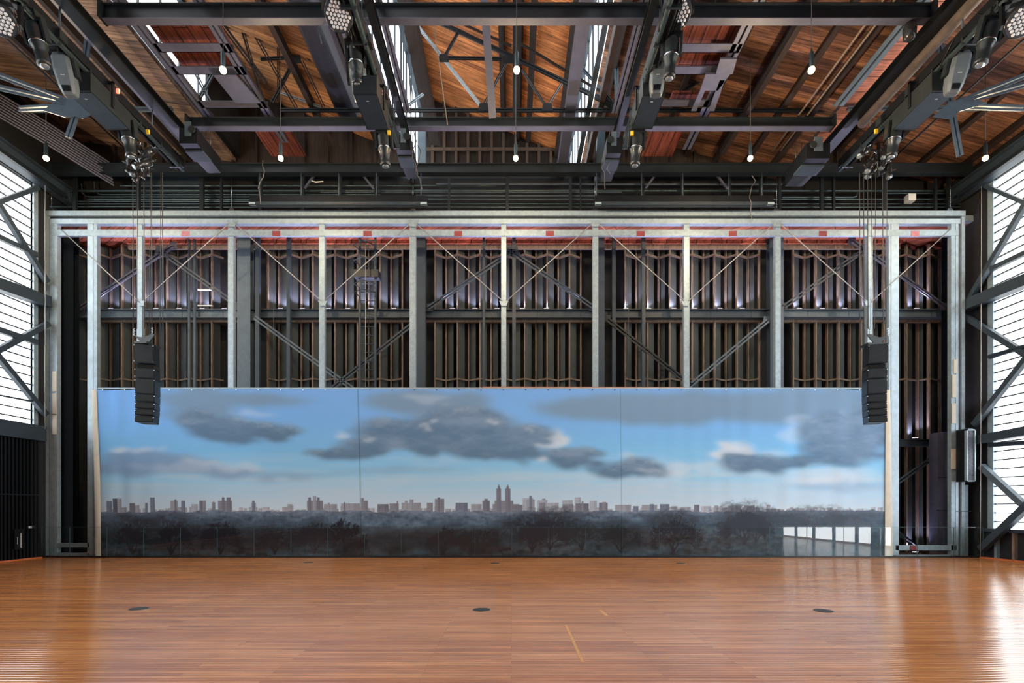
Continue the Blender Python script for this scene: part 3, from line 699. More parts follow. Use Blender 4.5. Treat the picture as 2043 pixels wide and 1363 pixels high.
# ------------------------------------------------------------------ floor items
def disc(x, y, r, label):
    Y = 1600/(y-CY); X = (x-CX)*Y/FX
    t = empty('floor_box', (X, Y, 0), label, 'floor box', 'round floor boxes')
    obj('lid', MB().lathe((X, Y, .0), [(r, 0), (r, .006), (r*.93, .008)], (0,0,1), 40, False), M['disc'], t)
    obj('rim', MB().lathe((X, Y, .0), [(r*.97, 0), (r*1.06, 0), (r*1.06, .004), (r*.97, .004)], (0,0,1), 40, False), M['rust'], t)
for q in ((277, 1215, 'near'), (961, 1217, 'near'), (1643, 1219, 'near'), (615, 1123, 'far'), (988, 1124.4, 'far'), (1359, 1125, 'far')):
    pos = {277: 'left', 961: 'middle', 1643: 'right', 615: 'left', 988: 'middle', 1359: 'right'}[q[0]]
    disc(q[0], q[1], .135, ('black round floor box lid, %s one of the near row' if q[2] == 'near' else 'tiny black floor box lid near the backdrop, %s one') % pos)
def strip(pts, w, label):
    mb = MB(); q = [(Vector(((x-CX)*1.6/(y-CY), 1600/(y-CY), .001))) for x, y in pts]
    mb.bar(q[0], q[1], w, .002); one('floor_tape', mb, M['tape'], label, 'tape')
strip([(1129, 1247), (1163, 1322)], .035, 'long strip of pale masking tape on the wooden floor')
strip([(1197, 1217), (1211, 1229)], .045, 'short strip of pale masking tape on the wooden floor')

# ------------------------------------------------------------------ left wall: slatted dado, cap beam, glazing, braces
wl = struct('wall_left', MB().box((-XW-.3, YF, -.3), (-XW-.12, 15.95, 3.7)), M['void'])
n = int((15.9-8)/.13)
mb = MB()
for i in range(int((15.9-YF)/.115)):
    y = 15.88-i*.115; mb.box((-XW-.12, y-.028, .02), (-XW+.02, y+.028, 3.72))
o = obj('slats', mb, M['black'], wl)
obj('slat_band', MB().box((-XW+.0, YF, 1.97), (-XW+.03, 15.9, 2.0)), M['dark'], wl)
struct('trim_4', MB().box((-XW-.3, YF, 3.70), (-XW+.12, 16.05, 4.18)), M['steel'])
ww = struct('window_4', MB().box((-XW-.12, YF, 4.18), (-XW-.08, 15.72, 11.75)), M['frost'])
mb = MB(); z = 4.35
while z < 11.7: mb.box((-XW-.07, YF, z-.017), (-XW-.02, 15.72, z+.017)); z += .272
obj('glazing_wires', mb, M['dark'], ww)
struct('wall_left_corner', MB().box((-XW-.4, 15.72, -.1), (-XW-.02, 16.3, 12.8)), M['darkwall'])
struct('trim_5', MB().box((-XW-.1, 15.72, 4.18), (-XW+.03, 15.86, 11.8)), M['galv'])
struct('wall_left_upper', MB().box((-XW-.5, YF, 11.75), (-XW+.0, 20, 14.3)), M['darkwall'])
# right wall
wr = struct('wall_right', MB().box((XW+.12, 11.8, -.3), (XW+.3, 16.3, .85)), M['darkwall'])
for i, y in enumerate((12.3, 12.9, 13.5, 14.05, 14.35, 14.62, 15.0, 15.55)):
    obj('stud', MB().box((XW+.02, y-.04, 0), (XW+.12, y+.04, .85)), M['galv' if i % 3 else 'stud'], wr)
struct('trim_6', MB().box((XW-.02, 11.8, .83), (XW+.3, 16.0, .93)), M['steel'])
ww = struct('window_5', MB().box((XW+.08, 11.8, .93), (XW+.12, 15.6, 11.75)), M['frost'])
mb = MB(); z = 1.15
while z < 11.7: mb.box((XW+.02, YF, z-.017), (XW+.07, 15.6, z+.017)); z += .272
obj('glazing_wires', mb, M['dark'], ww)
struct('window_8', MB().box((XW+.08, 4.0, .06), (XW+.12, 11.8, 1.25)), M['boostlite'])  # unseen panes, glow raised to brighten the reflection in the balustrade
ww2 = struct('window_6', MB().box((XW+.08, 4.0, 1.25), (XW+.12, 11.8, 11.75)), M['frost'])
struct('wall_right_near', MB().box((XW+.08, YF, -.3), (XW+.3, 4.0, 4.2)), M['darkwall'])
struct('window_7', MB().box((XW+.08, YF, 4.2), (XW+.12, 4.0, 11.75)), M['frost'])
mb = MB(); y = 11.5
while y > YF: mb.box((XW-.0, y-.07, 0), (XW+.08, y+.07, 11.75)); y -= 1.55
obj('mullion', mb, M['steel'], ww2)
struct('wall_right_corner', MB().box((XW+.05, 15.6, -.1), (XW+.9, 17.2, 12.8)), M['darkwall'])
struct('trim_7', MB().box((XW-.02, 15.58, .93), (XW+.1, 15.76, 11.8)), M['galv'])
struct('wall_right_upper', MB().box((XW-.0, YF, 11.75), (XW+.5, 20, 14.3)), M['darkwall'])
# eave beams over the side glazing
def beamL(name, a, b, w, h, mat, label, cat='beam', grp=None, kind='I'):
    mb = MB(); (mb.ibeam if kind == 'I' else mb.bar)(a, b, w, h); return one(name, mb, M[mat], label, cat, grp)
for s_, side in ((-1, 'left'), (1, 'right')):
    beamL('eave_beam', (s_*14.78, YF+.1, 11.98), (s_*14.78, 16.9, 11.98), .3, .5, 'steel', 'dark steel eave beam along the top of the %s glazed wall' % side)
    beamL('eave_pipe', (s_*14.55, YF+.1, 11.75), (s_*14.55, 16.3, 11.75), .12, .12, 'dark', 'square dark rail under the %s eave beam' % side, 'rail', kind='B')
def sb(side, x0, y0, x1, y1, w, label, mat='steel', name='diagonal_brace', cat='brace', round_=False):
    X = 14.82*side; a = S(x0, y0, X); b = S(x1, y1, X)
    d = (b-a); # lengthen past the frame edge where the member leaves the picture
    mb = MB()
    ye = 11.3 if name == 'diagonal_brace' else YF+.1       # braces meet the next post, girts run the length of the wall
    if x0 in (0, 2043): a = a+(a-b)*((a.y-ye)/(b.y-a.y))
    if x1 in (0, 2043): b = b+(b-a)*((b.y-ye)/(a.y-b.y))
    if a.z > 11.7: a = b+(a-b)*((11.7-b.z)/(a.z-b.z))
    if b.z > 11.7: b = a+(b-a)*((11.7-a.z)/(b.z-a.z))
    if round_: mb.tube(a, b, w/2, 12)
    else: mb.bar(a, b, w, w*.9, up=(1,0,0))
    return one(name, mb, M[mat], label, cat)
for s_, side in ((-1, 'left'), (1, 'right')):
    beamL('wall_post', (s_*14.86, 11.3, 0), (s_*14.86, 11.3, 11.7), .2, .25, 'steel', 'steel post halfway along the %s glazed wall, outside the frame' % side, 'post')
sb(-1, 0, 402, 76, 374, .12, 'upper diagonal brace rising right across the left glazing')
sb(-1, 0, 413, 94, 563, .15, 'steep diagonal brace falling right across the left glazing')
sb(-1, 0, 474, 74, 509, .14, 'slim horizontal girt high on the left glazing', name='window_girt', cat='beam')
sb(-1, 0, 569, 95, 603, .34, 'deep horizontal girt midway up the left glazing', name='window_girt', cat='beam')
sb(-1, 0, 659, 72, 683, .16, 'slim horizontal girt below the deep one on the left', name='window_girt', cat='beam')
sb(-1, 0, 697, 96, 646, .15, 'diagonal brace rising right below the left deep girt')
sb(-1, 0, 716, 92, 828, .15, 'lowest diagonal brace falling right across the left glazing')
sb(-1, 0, 789, 64, 801, .05, 'thin horizontal rail low on the left glazing', name='window_rail', cat='rail')
sb(1, 1966, 371, 2043, 404, .1, 'upper diagonal brace falling right across the right glazing')
sb(1, 1925, 613, 2043, 412, .15, 'steep diagonal brace rising right across the right glazing')
sb(1, 1978, 537, 2043, 506, .14, 'slim horizontal girt high on the right glazing', name='window_girt', cat='beam')
sb(1, 1922, 612, 2043, 562, .34, 'deep horizontal girt midway up the right glazing', name='window_girt', cat='beam')
sb(1, 1922, 629, 2043, 705, .15, 'diagonal brace falling right below the right deep girt')
sb(1, 1975, 712, 2043, 692, .15, 'slim horizontal girt below the deep one on the right', name='window_girt', cat='beam', round_=True)
sb(1, 1944, 848, 2043, 722, .16, 'diagonal brace rising right to the lower right glazing edge')
sb(1, 1945, 879, 2043, 861, .26, 'deep horizontal girt low on the right glazing', name='window_girt', cat='beam')
sb(1, 1975, 888, 2043, 884, .14, 'round horizontal rail under the low right girt', name='window_girt', cat='beam', round_=True)
sb(1, 1958, 930, 2043, 1008, .17, 'diagonal brace falling right under the low right girt', 'steel_lit')
sb(1, 1958, 1096, 2043, 1016, .2, 'lowest diagonal brace rising right from the floor edge')
one('hanging_rope', MB().tube(P(90, 370, 15.7), P(90, 856, 15.7), .01, 6), M['rod'], 'thin pale vertical cable beside the left frame leg', 'cable')
one('hanging_rope', MB().tube(P(1958, 372, 15.7), P(1956, 1112, 15.7), .01, 6), M['rod'], 'thin pale vertical cable beside the right wall corner', 'cable')
# small wall devices on the slats
t = empty('wall_sign', S(38, 1097, -14.95), 'black vertical notice panel with white lettering on the slatted wall', 'sign')
X = -14.95; a = S(27, 1097, X); b = S(47, 1055, X)
obj('panel', MB().box((X, a.y, a.z), (X+.03, b.y, b.z)), M['black'], t)
mb = MB(); rr = random.Random(3)
z = EYE-(1064-CY)*.0152
for i in range(16):
    h = rr.uniform(.016, .03); mb.box((X+.03, b.y-.13, z-h), (X+.034, b.y-.10, z)); z -= h+.006
z = EYE-(1072-CY)*.0152
for i in range(9):
    h = rr.uniform(.012, .022); mb.box((X+.03, b.y-.23, z-h), (X+.034, b.y-.215, z)); z -= h+.006
obj('lettering', mb, M['whitebox'], t)
t = empty('card_reader', S(60, 1056, -14.95), 'small white wall device beside the notice panel', 'device')
a = S(53, 1055, X); b = S(68, 1049, X)
obj('body', MB().box((X, a.y, a.z), (X+.04, b.y, b.z)), M['headgrey'], t)
obj('face', MB().box((X+.04, a.y+.02, a.z+.01), (X+.046, (a.y+b.y)/2, b.z-.01)), M['whitebox'], t)
obj('button', MB().box((X+.046, a.y+.07, a.z+.035), (X+.05, a.y+.1, a.z+.06)), M['black'], t)
one('conduit_pipe', MB().tube(S(83.5, 1112, -14.93), S(83.5, 1052, -14.93), .012, 6), M['conduit'], 'thin vertical rod at the corner of the slatted wall', 'pipe')

# ------------------------------------------------------------------ right corner equipment
t = empty('ventilation_grille', P(1932, 960, 15.9), 'tall framed grille box mounted beside the right frame leg', 'vent')
a = P(1917, 961, 16.0); b = P(1927, 857, 16.0)
obj('casing', MB().box((a.x, 15.75, a.z), (b.x, 16.2, b.z)), M['purple'], t)
a = P(1927, 961, 15.75); b = P(1945.5, 857, 15.75)
mb = MB(); w = .035
mb.box((a.x, 15.72, a.z), (a.x+w, 15.8, b.z)).box((b.x-w, 15.72, a.z), (b.x, 15.8, b.z)).box((a.x, 15.72, a.z), (b.x, 15.8, a.z+w)).box((a.x, 15.72, b.z-w), (b.x, 15.8, b.z))
obj('grille_frame', mb, M['galv'], t)
mb = MB()
for i in range(1, 13):
    z = a.z+(b.z-a.z)*i/13; mb.box((a.x+.12, 15.74, z-.008), (b.x-w, 15.79, z+.008))
obj('grille_bars', mb, M['steel_lit'], t); obj('backing', MB().box((a.x, 15.8, a.z), (b.x, 16.1, b.z)), M['black'], t)
t = empty('electrical_cabinet', P(1924, 1112, 16.0), 'tall pale grey cabinet standing under the framed grille box', 'cabinet')
a = P(1916.5, 1112, 16.2); b = P(1932, 968, 16.2)
obj('body', MB().box((a.x, 16.2, -.01), (b.x, 16.5, b.z)), M['galv'], t)
a = P(1917, 1112, 16.0); z = P(0, 1021, 16).z; obj('strap', MB().box((a.x, 16.15, z), (b.x+.05, 16.21, z+.02)), M['steel'], t)
t = empty('equipment_locker', P(1879, 1100, 16.7), 'tall dark cabinet panel standing between the right frame legs', 'cabinet')
a = P(1866, 1098, 16.8); b = P(1894, 862, 16.8); obj('body', MB().poly([(a.x, 16.7, 0), (b.x+.3, 16.7, 0), (b.x+.3, 16.7, b.z+.05), (a.x, 16.7, b.z-.03)], .35), M['purple'], t)
obj('seam', MB().box((a.x, 16.69, EYE+.98), (b.x, 16.7, EYE+1.0)).box((a.x-.05, 16.68, EYE-.12), (b.x, 16.7, EYE-.1)), M['dark'], t)

# ------------------------------------------------------------------ roof steel
def cross(Y, x0, x1, ytop, ybot, label, w=.16, mat='dark', flange='purple'):
    a = P(x0, ybot, Y); b = P(x1, ybot, Y); z = a.z; h = (ybot-ytop)*Y/FX
    t = empty('ceiling_beam', a, label, 'beam')
    W = w/2
    mb = MB().box((a.x, Y-.012, z), (b.x, Y+.012, z+h)).box((a.x, Y-W, z+h-.02), (b.x, Y+W, z+h)); obj('web', mb, M[mat], t)
    obj('bottom_flange', MB().box((a.x, Y-W, z-.018), (b.x, Y+W, z)), M[flange], t)
    ep = MB().box((a.x-.03, Y-W-.06, z-.02), (a.x+.02, Y+W+.02, z+h+.05)).box((b.x-.02, Y-W-.06, z-.02), (b.x+.03, Y+W+.02, z+h+.05)); obj('end_plate', ep, M['dark'], t)
    return t
cross(11.0, 207, 1858, 12, 42, 'nearest dark crosswise ceiling beam with mauve lower flange', .17)
cross(14.15, 377, 1660, 238, 256, 'second dark crosswise ceiling beam with mauve lower flange', .18)
cross(16.0, 105, 1930, 329, 347, 'farthest crosswise dark beam just above the roller housings', .2, 'dark', 'dark')
# side-by-side long members running towards the back
ZL = 10.75
def longm(name, ratio, zr, w, h, mat, label, y0=-2., y1=14.5, kind='bar', cat='beam'):
    X = ratio*zr; a = (X, y0, zr+EYE+h/2); b = (X, y1, zr+EYE+h/2); mb = MB()
    if kind == 'bar': mb.bar(a, b, w, h)
    elif kind == 'I': mb.ibeam(a, b, w, h)
    elif kind == 'tube': mb.tube(a, b, w/2, 14)
    elif kind == 'twin': mb.twin(a, b, w, w*.2, h)
    return one(name, mb, M[mat], label, cat)
for s_, side in ((-1, 'left'), (1, 'right')):
    longm('hoist_track', s_*.888, 10.4, .30, .22, 'black', 'long black hoist track running lengthwise at the far %s of the ceiling' % side, y1=15.1, kind='I', cat='track')
    longm('hoist_track', s_*.284, 10.4, .16, .2, 'black', 'black lengthwise hoist track near the middle, on the %s' % side, y1=14.3, kind='I', cat='track')
    longm('lengthwise_beam', s_*.262, 11.0, .16, .2, 'purple', 'mauve lengthwise channel beside the inner %s hoist track' % side, y1=14.0, kind='twin')
longm('lengthwise_beam', .150, 11.4, .30, .3, 'purple', 'mauve lengthwise valley beam left of the slim roof window', y1=18, kind='bar')
longm('lengthwise_beam', .205+.02, 11.6, .16, .3, 'timber', 'dark timber valley beam right of the slim roof window', y1=18, kind='bar')
longm('lengthwise_beam', -.21, 13.0, .35, .4, 'timber', 'dark timber valley beam right of the big roof window', y1=18, kind='bar')
longm('lengthwise_beam', -.905, 11.2, .10, .12, 'purple', 'slim lengthwise purlin crossing the tan boards on the left', y1=16, kind='bar')
longm('lengthwise_rod', -1.08, 11.2, .05, .05, 'dark', 'thin lengthwise rod over the far left lighting rail', y1=15.8, kind='tube', cat='rod')
longm('lengthwise_rod', 1.098, 10.6, .05, .05, 'dark', 'thin lengthwise rod over the far right lighting rail', y1=15.8, kind='tube', cat='rod')
longm('lengthwise_rod', .757, 11.0, .05, .05, 'stud', 'thin tan lengthwise rod left of the grey channel', y0=4, y1=15.5, kind='tube', cat='rod')
longm('lengthwise_rod', .735, 11.0, .05, .05, 'stud', 'second thin tan lengthwise rod left of the grey channel', y0=4, y1=15.5, kind='tube', cat='rod')
longm('lengthwise_pipe', .925, 10.2, .24, .24, 'pipebrown', 'long brown pipe beside the right hoist track', y1=13.5, kind='tube', cat='pipe')
longm('lengthwise_beam', .815, 11.2, .3, .22, 'steel_lit', 'grey lengthwise channel beside the pink-lit boards', y0=6, y1=14.0, kind='twin')
longm('lengthwise_beam', -.776, 11.2, .22, .22, 'purple', 'mauve lengthwise channel left of the red bridge boards', y0=6, y1=14.6, kind='twin')
longm('lengthwise_beam', -.62, 11.2, .22, .22, 'purple', 'mauve lengthwise channel right of the left bridge boards', y0=6, y1=15.4, kind='twin')
longm('lengthwise_beam', -.35, 11.2, .18, .22, 'purple', 'mauve lengthwise channel between duct and inner light rail', y0=6, y1=15.6, kind='twin')
longm('lengthwise_beam', .49, 11.2, .26, .22, 'purple', 'mauve lengthwise channel right of the right bridge boards', y0=6, y1=15.7, kind='twin')
longm('lengthwise_beam', .60, 11.2, .14, .2, 'timber', 'dark lengthwise purlin right of the red bridge', y0=6, y1=16, kind='bar')
longm('lengthwise_beam', -.50, 11.5, .14, .2, 'timber', 'dark lengthwise purlin left of the big duct', y0=6, y1=16, kind='bar')
longm('pinklit_panel', .845, 11.6, .72, .06, 'pinklitwood', 'pink-lit boarded strip running lengthwise beside the right hoist track', y0=4, y1=16.3, cat='panel')
longm('ceiling_duct', -.42, 11.5, .8, .8, 'duct', 'big round dark duct running lengthwise left of the middle', y0=-2, y1=14.9, kind='tube', cat='duct')
# bridges with red boards
def bridge(r0, r1, z, ys, label, reds):
    t = empty('service_bridge', ((r0+r1)/2*z, ys[0], z+EYE), label, 'bridge')
    for y in ys:
        Y = z*FX/(CY-y); mb = MB().box((r0*z, Y-.12, z+EYE), (r1*z, Y+.12, z+EYE+.02)).box((r0*z, Y+.1, z+EYE), (r1*z, Y+.12, z+EYE+.18))
        obj('cross_member', mb, M['purple'], t)
    for ya, yb, ra, rb in reds:
        Ya = (z+.28)*FX/(CY-ya); Yb_ = (z+.28)*FX/(CY-yb)
        obj('red_board', MB().box((ra*z, Ya, z+EYE+.28), (rb*z, Yb_, z+EYE+.34)), M['redwood'], t)
    return t
bridge(-.775, -.61, 11.2, (96, 141, 209), 'bridge of mauve crosspieces and red boards left of the duct', [(10, 92, -.77, -.62), (100, 136, -.765, -.63), (264, 312, -.70, -.60)])
bridge(.335, .50, 11.2, (97, 141, 207), 'bridge of mauve crosspieces and red boards right of the middle', [(10, 92, .335, .49), (100, 136, .335, .49), (185, 205, .40, .52), (264, 312, .38, .47)])
# plates on the bridges
mb = MB(); z = 11.05
def plate(pts, z, t=.05): return [Vector((( x-CX)*z/(CY-y), z*FX/(CY-y), z+EYE)) for x, y in pts]
q = plate([(425, 150), (470, 150), (520, 206), (470, 206)], z); one('steel_plate', MB().poly(q, .04, 2), M['purple'], 'mauve flat plate under the left red board bridge', 'plate')
q = plate([(1437, 118), (1470, 118), (1462, 148), (1428, 148)], z); q2 = plate([(1408, 148), (1457, 148), (1432, 181), (1397, 181)], z)
one('steel_plate', MB().poly(q, .04, 2).poly(q2, .04, 2).poly(plate([(1397, 181), (1407, 181), (1389, 222), (1379, 222)], z), .04, 2).poly(plate([(1436, 160), (1446, 160), (1425, 222), (1413, 222)], z), .04, 2), M['purple'], 'stepped mauve plate bracket on the right bridge', 'plate')

# roof truss in three parts of the width
YT = 14.4
tr = empty('roof_truss', P(1020, 221, YT), 'long crosswise roof truss with thin webs above the second beam', 'truss')
def tm(name, x0, y0, x1, y1, w=.12, mat='dark', Y=YT):
    obj(name, MB().twin(P(x0, y0, Y), P(x1, y1, Y), w, .03, w*.7, up=(0,1,0)), M[mat], tr)
tm('bottom_chord', 560, 221, 1660, 221, .11)
tm('bottom_chord', 1690, 218, 2060, 218, .13, 'steel_lit')
tm('bottom_chord', 45, 221, 345, 219, .13, 'steel_lit')
tm('top_chord', 811, 15, 1232, 214, .12)
tm('top_chord', 508, 49, 720, 148, .12)
tm('top_chord', 1480, 105, 1650, 190, .12)
for q in ((886, 116, 916, 62, 'dark', .08), (884, 116, 1000, 118, 'dark', .08), (1012, 122, 965, 212, 'dark', .08), (1042, 140, 1090, 214, 'dark', .07), (1122, 165, 1092, 214, 'dark', .07),
          (814, 28, 962, 216, 'galv', .09), (803, 28, 803, 216, 'steel', .12), (812, 28, 822, 205, 'steel', .08), (1229, 24, 1230, 216, 'steel_lit', .12), (1240, 24, 1310, 112, 'galv', .1), (1162, 137, 1228, 212, 'steel', .08), (1155, 178, 1226, 216, 'dark', .1),
          (812, 212, 845, 188, 'galv', .07), (590, 118, 543, 206, 'dark', .1), (520, 118, 590, 115, 'dark', .08), (603, 123, 646, 214, 'dark', .09), (560, 185, 640, 214, 'galv', .06), (662, 82, 692, 210, 'steel', .07),
          (1662, 80, 1662, 204, 'steel', .13), (1686, 47, 1738, 116, 'steel_lit', .13), (1618, 165, 1658, 210, 'dark', .09), (1580, 196, 1645, 214, 'galv', .12), (1330, 205, 1460, 118, 'dark', .1), (420, 205, 388, 140, 'steel', .1), (392, 208, 430, 140, 'steel', .1), (1707, 95, 1707, 210, 'rust', .06), (1720, 130, 1720, 215, 'steel', .1),
          (530, 52, 620, 120, 'timber', .07), (480, 45, 530, 218, 'timber', .1), (500, 55, 592, 216, 'timber', .1), (445, 52, 532, 168, 'timber', .14), (555, 60, 555, 200, 'timber', .05), (1547, 62, 1460, 218, 'timber', .06), (1472, 104, 1560, 152, 'timber', .12), (1590, 20, 1500, 118, 'timber', .06), (1700, 60, 1760, 20, 'steel', .05), (1255, 60, 1190, 120, 'timber', .06), (1040, 88, 1210, 190, 'timber', .06), (850, 14, 1020, 92, 'timber', .05)):
    tm('web', *q[:4], w=q[5], mat=q[4])
for x, y in ((885, 116), (1015, 118), (1092, 214), (803, 20), (1229, 20), (590, 118), (1228, 214), (1662, 206), (965, 214)):
    c = P(x, y, YT-.05); obj('node_plate', MB().poly([c+Vector((-.16,0,-.1)), c+Vector((.16,0,-.1)), c+Vector((.12,0,.12)), c+Vector((-.12,0,.12))], .02), M['dark'], tr)
one('hanging_post', MB().bar(P(963, -40, 12.4), P(983, 236, 14.0), .2, .06, up=(0,1,0)), M['purple'], 'flat mauve hanger post dropping to the second crosswise beam', 'post')
one('hanging_post', MB().bar(P(1027, -20, 14.2), P(1027, 236, 14.2), .12, .1, up=(0,1,0)), M['dark'], 'dark vertical post behind the middle pendant lamps', 'post')
one('hanging_post', MB().bar(P(842, 262, 16.6), P(842, 345, 16.6), .26, .2, up=(0,1,0)), M['steel_lit'], 'short grey post below the second beam, left of middle', 'post')
one('hanging_post', MB().bar(P(1200, 222, 16.6), P(1196, 360, 16.6), .26, .2, up=(0,1,0)), M['steel'], 'short grey post below the second beam, right of middle', 'post')
one('slack_cable', MB().path([P(858+i*3.5, -10+i*26, 14.0) for i in range(11)], .012, 6), M['stud'], 'thin brown hanging cable crossing the orange roof boards', 'cable')
# gusseted crosses near the side walls
def star(side, pts, label):
    t = empty('braced_joint', P(*pts[0], 13.6), label, 'joint')
    c = pts[0]
    for i, (x, y, w) in enumerate(pts[1]if isinstance(pts[1], list) else []): pass
    return t
def joint(c, arms, plate_pts, label, Y=12.2):
    t = empty('braced_joint', P(c[0], c[1], Y), label, 'bracing')
    for x, y, w, dY in arms:
        obj('arm', MB().twin(P(c[0], c[1], Y), P(x, y, Y+dY), w, .035, .08, up=(0,1,0)), M['steel_lit'], t)
    obj('gusset', MB().poly([P(x, y, Y-.09) for x, y in plate_pts], .02), M['steel_lit'], t)
joint((160, 213), [(-110, 110, .14, -.5), (-110, 152, .14, -.5), (180, 60, .17, 0), (138, 276, .17, 0), (40, 219, .14, 0)], [(120, 195), (160, 200), (185, 228), (165, 236), (150, 232), (130, 234), (85, 220)], 'grey braced joint with gusset plate at the upper left')
joint((1895, 213), [(2150, 110, .14, -.5), (2150, 140, .14, -.5), (1865, 50, .17, 0), (1913, 312, .17, 0), (2040, 218, .14, 0)], [(1935, 196), (1895, 202), (1862, 232), (1885, 236), (1900, 236), (1915, 222), (1970, 205)], 'grey braced joint with gusset plate at the upper right')
# cable tray on the left wall top
mb = MB()
t = empty('cable_tray', S(0, 220, -14.3), 'bundle of parallel conduits sweeping along the upper left wall', 'conduit bundle')
for i in range(9):
    y = 196+i*6.5; zz = P(0, y, 14.4).z
    obj('conduit', MB().path([(-14.6, 4, zz), (-14.6+.02*i, 14.1, zz), (-13.9+.02*i, 14.9, zz-.25), (-13.0+.02*i, 16.2, zz-.6)], .028, 6), M['purple'], t)

# ------------------------------------------------------------------ conduits, posts and roller housings above the frame
cond = [(100, 1950, 381), (205, 760, 388.5), (180, 600, 393), (175, 1900, 398), (160, 700, 402), (150, 1960, 407), (1560, 1700, 394), (1760, 1930, 386), (640, 1240, 384), (830, 1190, 391), (850, 1200, 399), (240, 990, 371), (870, 1560, 368), (96, 330, 412.5), (100, 1960, 413.5)]
for i, (x0, x1, y) in enumerate(cond):
    a = P(x0, y, 16.75+.02*(i % 4)); b = P(x1, y, 16.75+.02*(i % 4)); pts = [a, b]
    if i in (1, 2, 4): pts = [P(x0-18, y-26, 16.8), P(x0-16, y-8, 16.8), P(x0-8, y-1, 16.8), a, b]
    if i in (6, 7): pts = [a, b, P(x1+8, y-2, 16.8), P(x1+11, y-12, 16.8)]
    one('conduit_pipe', MB().path(pts, .024 if i % 3 else .034, 6), M['conduit' if x0 < 260 or x0 > 1500 else 'steel'], 'horizontal conduit above the backdrop frame, %s of the run' % ORD[i], 'pipe', 'conduits above the backdrop frame')
for i, (x, w) in enumerate(((150, 6), (276, 7), (403, 8), (442, 4), (520, 7), (604, 7), (678, 7), (751, 7), (896, 4), (1012, 6), (1138, 5), (1158, 3), (1282, 6), (1361, 6), (1455, 6), (1518, 6), (1555, 5), (1639, 6), (1663, 4), (1765, 7), (1866, 4), (1892, 6))):
    one('hanger_post', MB().bar(P(x, 348, 16.5), P(x, 424, 16.5), w*.0165, .08, up=(0,1,0)), M['dark'], 'short dark upright above the backdrop frame, %s from the left' % ORD[i], 'post', 'uprights above the backdrop frame')
for i, (x0, y0, x1, y1) in enumerate(((608, 376, 642, 330), (709, 330, 746, 378), (1288, 376, 1322, 330), (1415, 330, 1452, 378))):
    one('diagonal_brace', MB().bar(P(x0, y0, 16.3), P(x1, y1, 16.3), .06, .05, up=(0,1,0)), M['purple'], 'short diagonal brace above a roller housing, %s from the left' % ORD[i], 'brace', 'short braces above the roller housings')
mb = MB()
for k in range(6): mb.box(P(285+k*23, 372, 17.2), P(300+k*23, 350, 17.28))
one('louvre_panel', MB().box(P(280, 424, 17.25), P(400, 348, 17.29)), M['steel'], 'grey board behind the conduits at the upper left', 'panel')
for i, (x0, x1) in enumerate(((501, 853), (1186, 1540))):
    t = empty('roller_screen_housing', P((x0+x1)/2, 410, 15.9), '%s long black roller screen housing above the frame' % ('left' if i == 0 else 'right'), 'screen housing')
    Y = 15.8; a = P(x0, 409, Y); b = P(x1, 394, Y)
    obj('casing', MB().box((a.x, Y-.1, a.z), (b.x, Y+.12, b.z)), M['black'], t)
    obj('lip', MB().box((a.x, Y-.14, a.z-.07), (b.x, Y-.10, a.z+.02)), M['steel'], t)
    obj('end_cap', MB().box((a.x, Y-.15, a.z-.07), (a.x+.2, Y-.08, a.z)), M['galv2'], t)
    obj('end_cap', MB().box((b.x-.2, Y-.15, a.z-.07), (b.x, Y-.08, a.z)), M['galv2'], t)
    obj('slot', MB().box((a.x+.2, Y-.145, a.z-.035), (b.x-.2, Y-.135, a.z-.018)), M['chrome'], t)
    for x in ((518, 601, 676, 751, 840) if i == 0 else (1190, 1280, 1362, 1454, 1520)):
        c = P(x, 393, Y); obj('hanger', MB().tube(c, P(x, 346, Y), .018, 8).box(c-Vector((.04, .04, 0)), c+Vector((.04, .04, .03))), M['steel'], t)
one('cable_loop', MB().path([P(622, 361, 16.3), P(630, 363.5, 16.3), P(645, 362, 16.3)], .02, 6), M['whitebox'], 'short white cable loop above the left roller housing', 'cable')
t = one('ceiling_speaker', MB().box(P(1808, 403, 16.5)-Vector((0,.1,0)), P(1823, 390, 16.5)+Vector((0,.1,0))), M['whitebox'], 'small white box among the conduits at the upper right', 'box')
one('roof_rail', MB().box(P(1922, 444, 16.4)-Vector((0,.08,0)), P(1952, 433, 16.4)+Vector((0,.08,0))), M['galv'], 'short pale rail stub right of the frame top corner', 'rail')
one('soffit_tube', MB().tube(P(1700, 455, 16.9), P(1848, 453.5, 16.9), .03, 8).tube(P(1835, 453.5, 16.85), P(1853, 453.5, 16.85), .06, 10), M['whitebox'], 'pale tube fixed under the red soffit at the right', 'pipe')
one('soffit_hatch', MB().box(P(703, 455, 16.9)-Vector((0,.1,0)), P(747, 447, 16.9)+Vector((0,.1,0))), M['black'], 'black rectangular opening under the red soffit above the ladder', 'hatch')
one('soffit_rail', MB().tube(P(200, 456, 16.9), P(1560, 456, 16.9), .025, 8), M['purple'], 'long thin rail running along under the red soffit', 'rail')

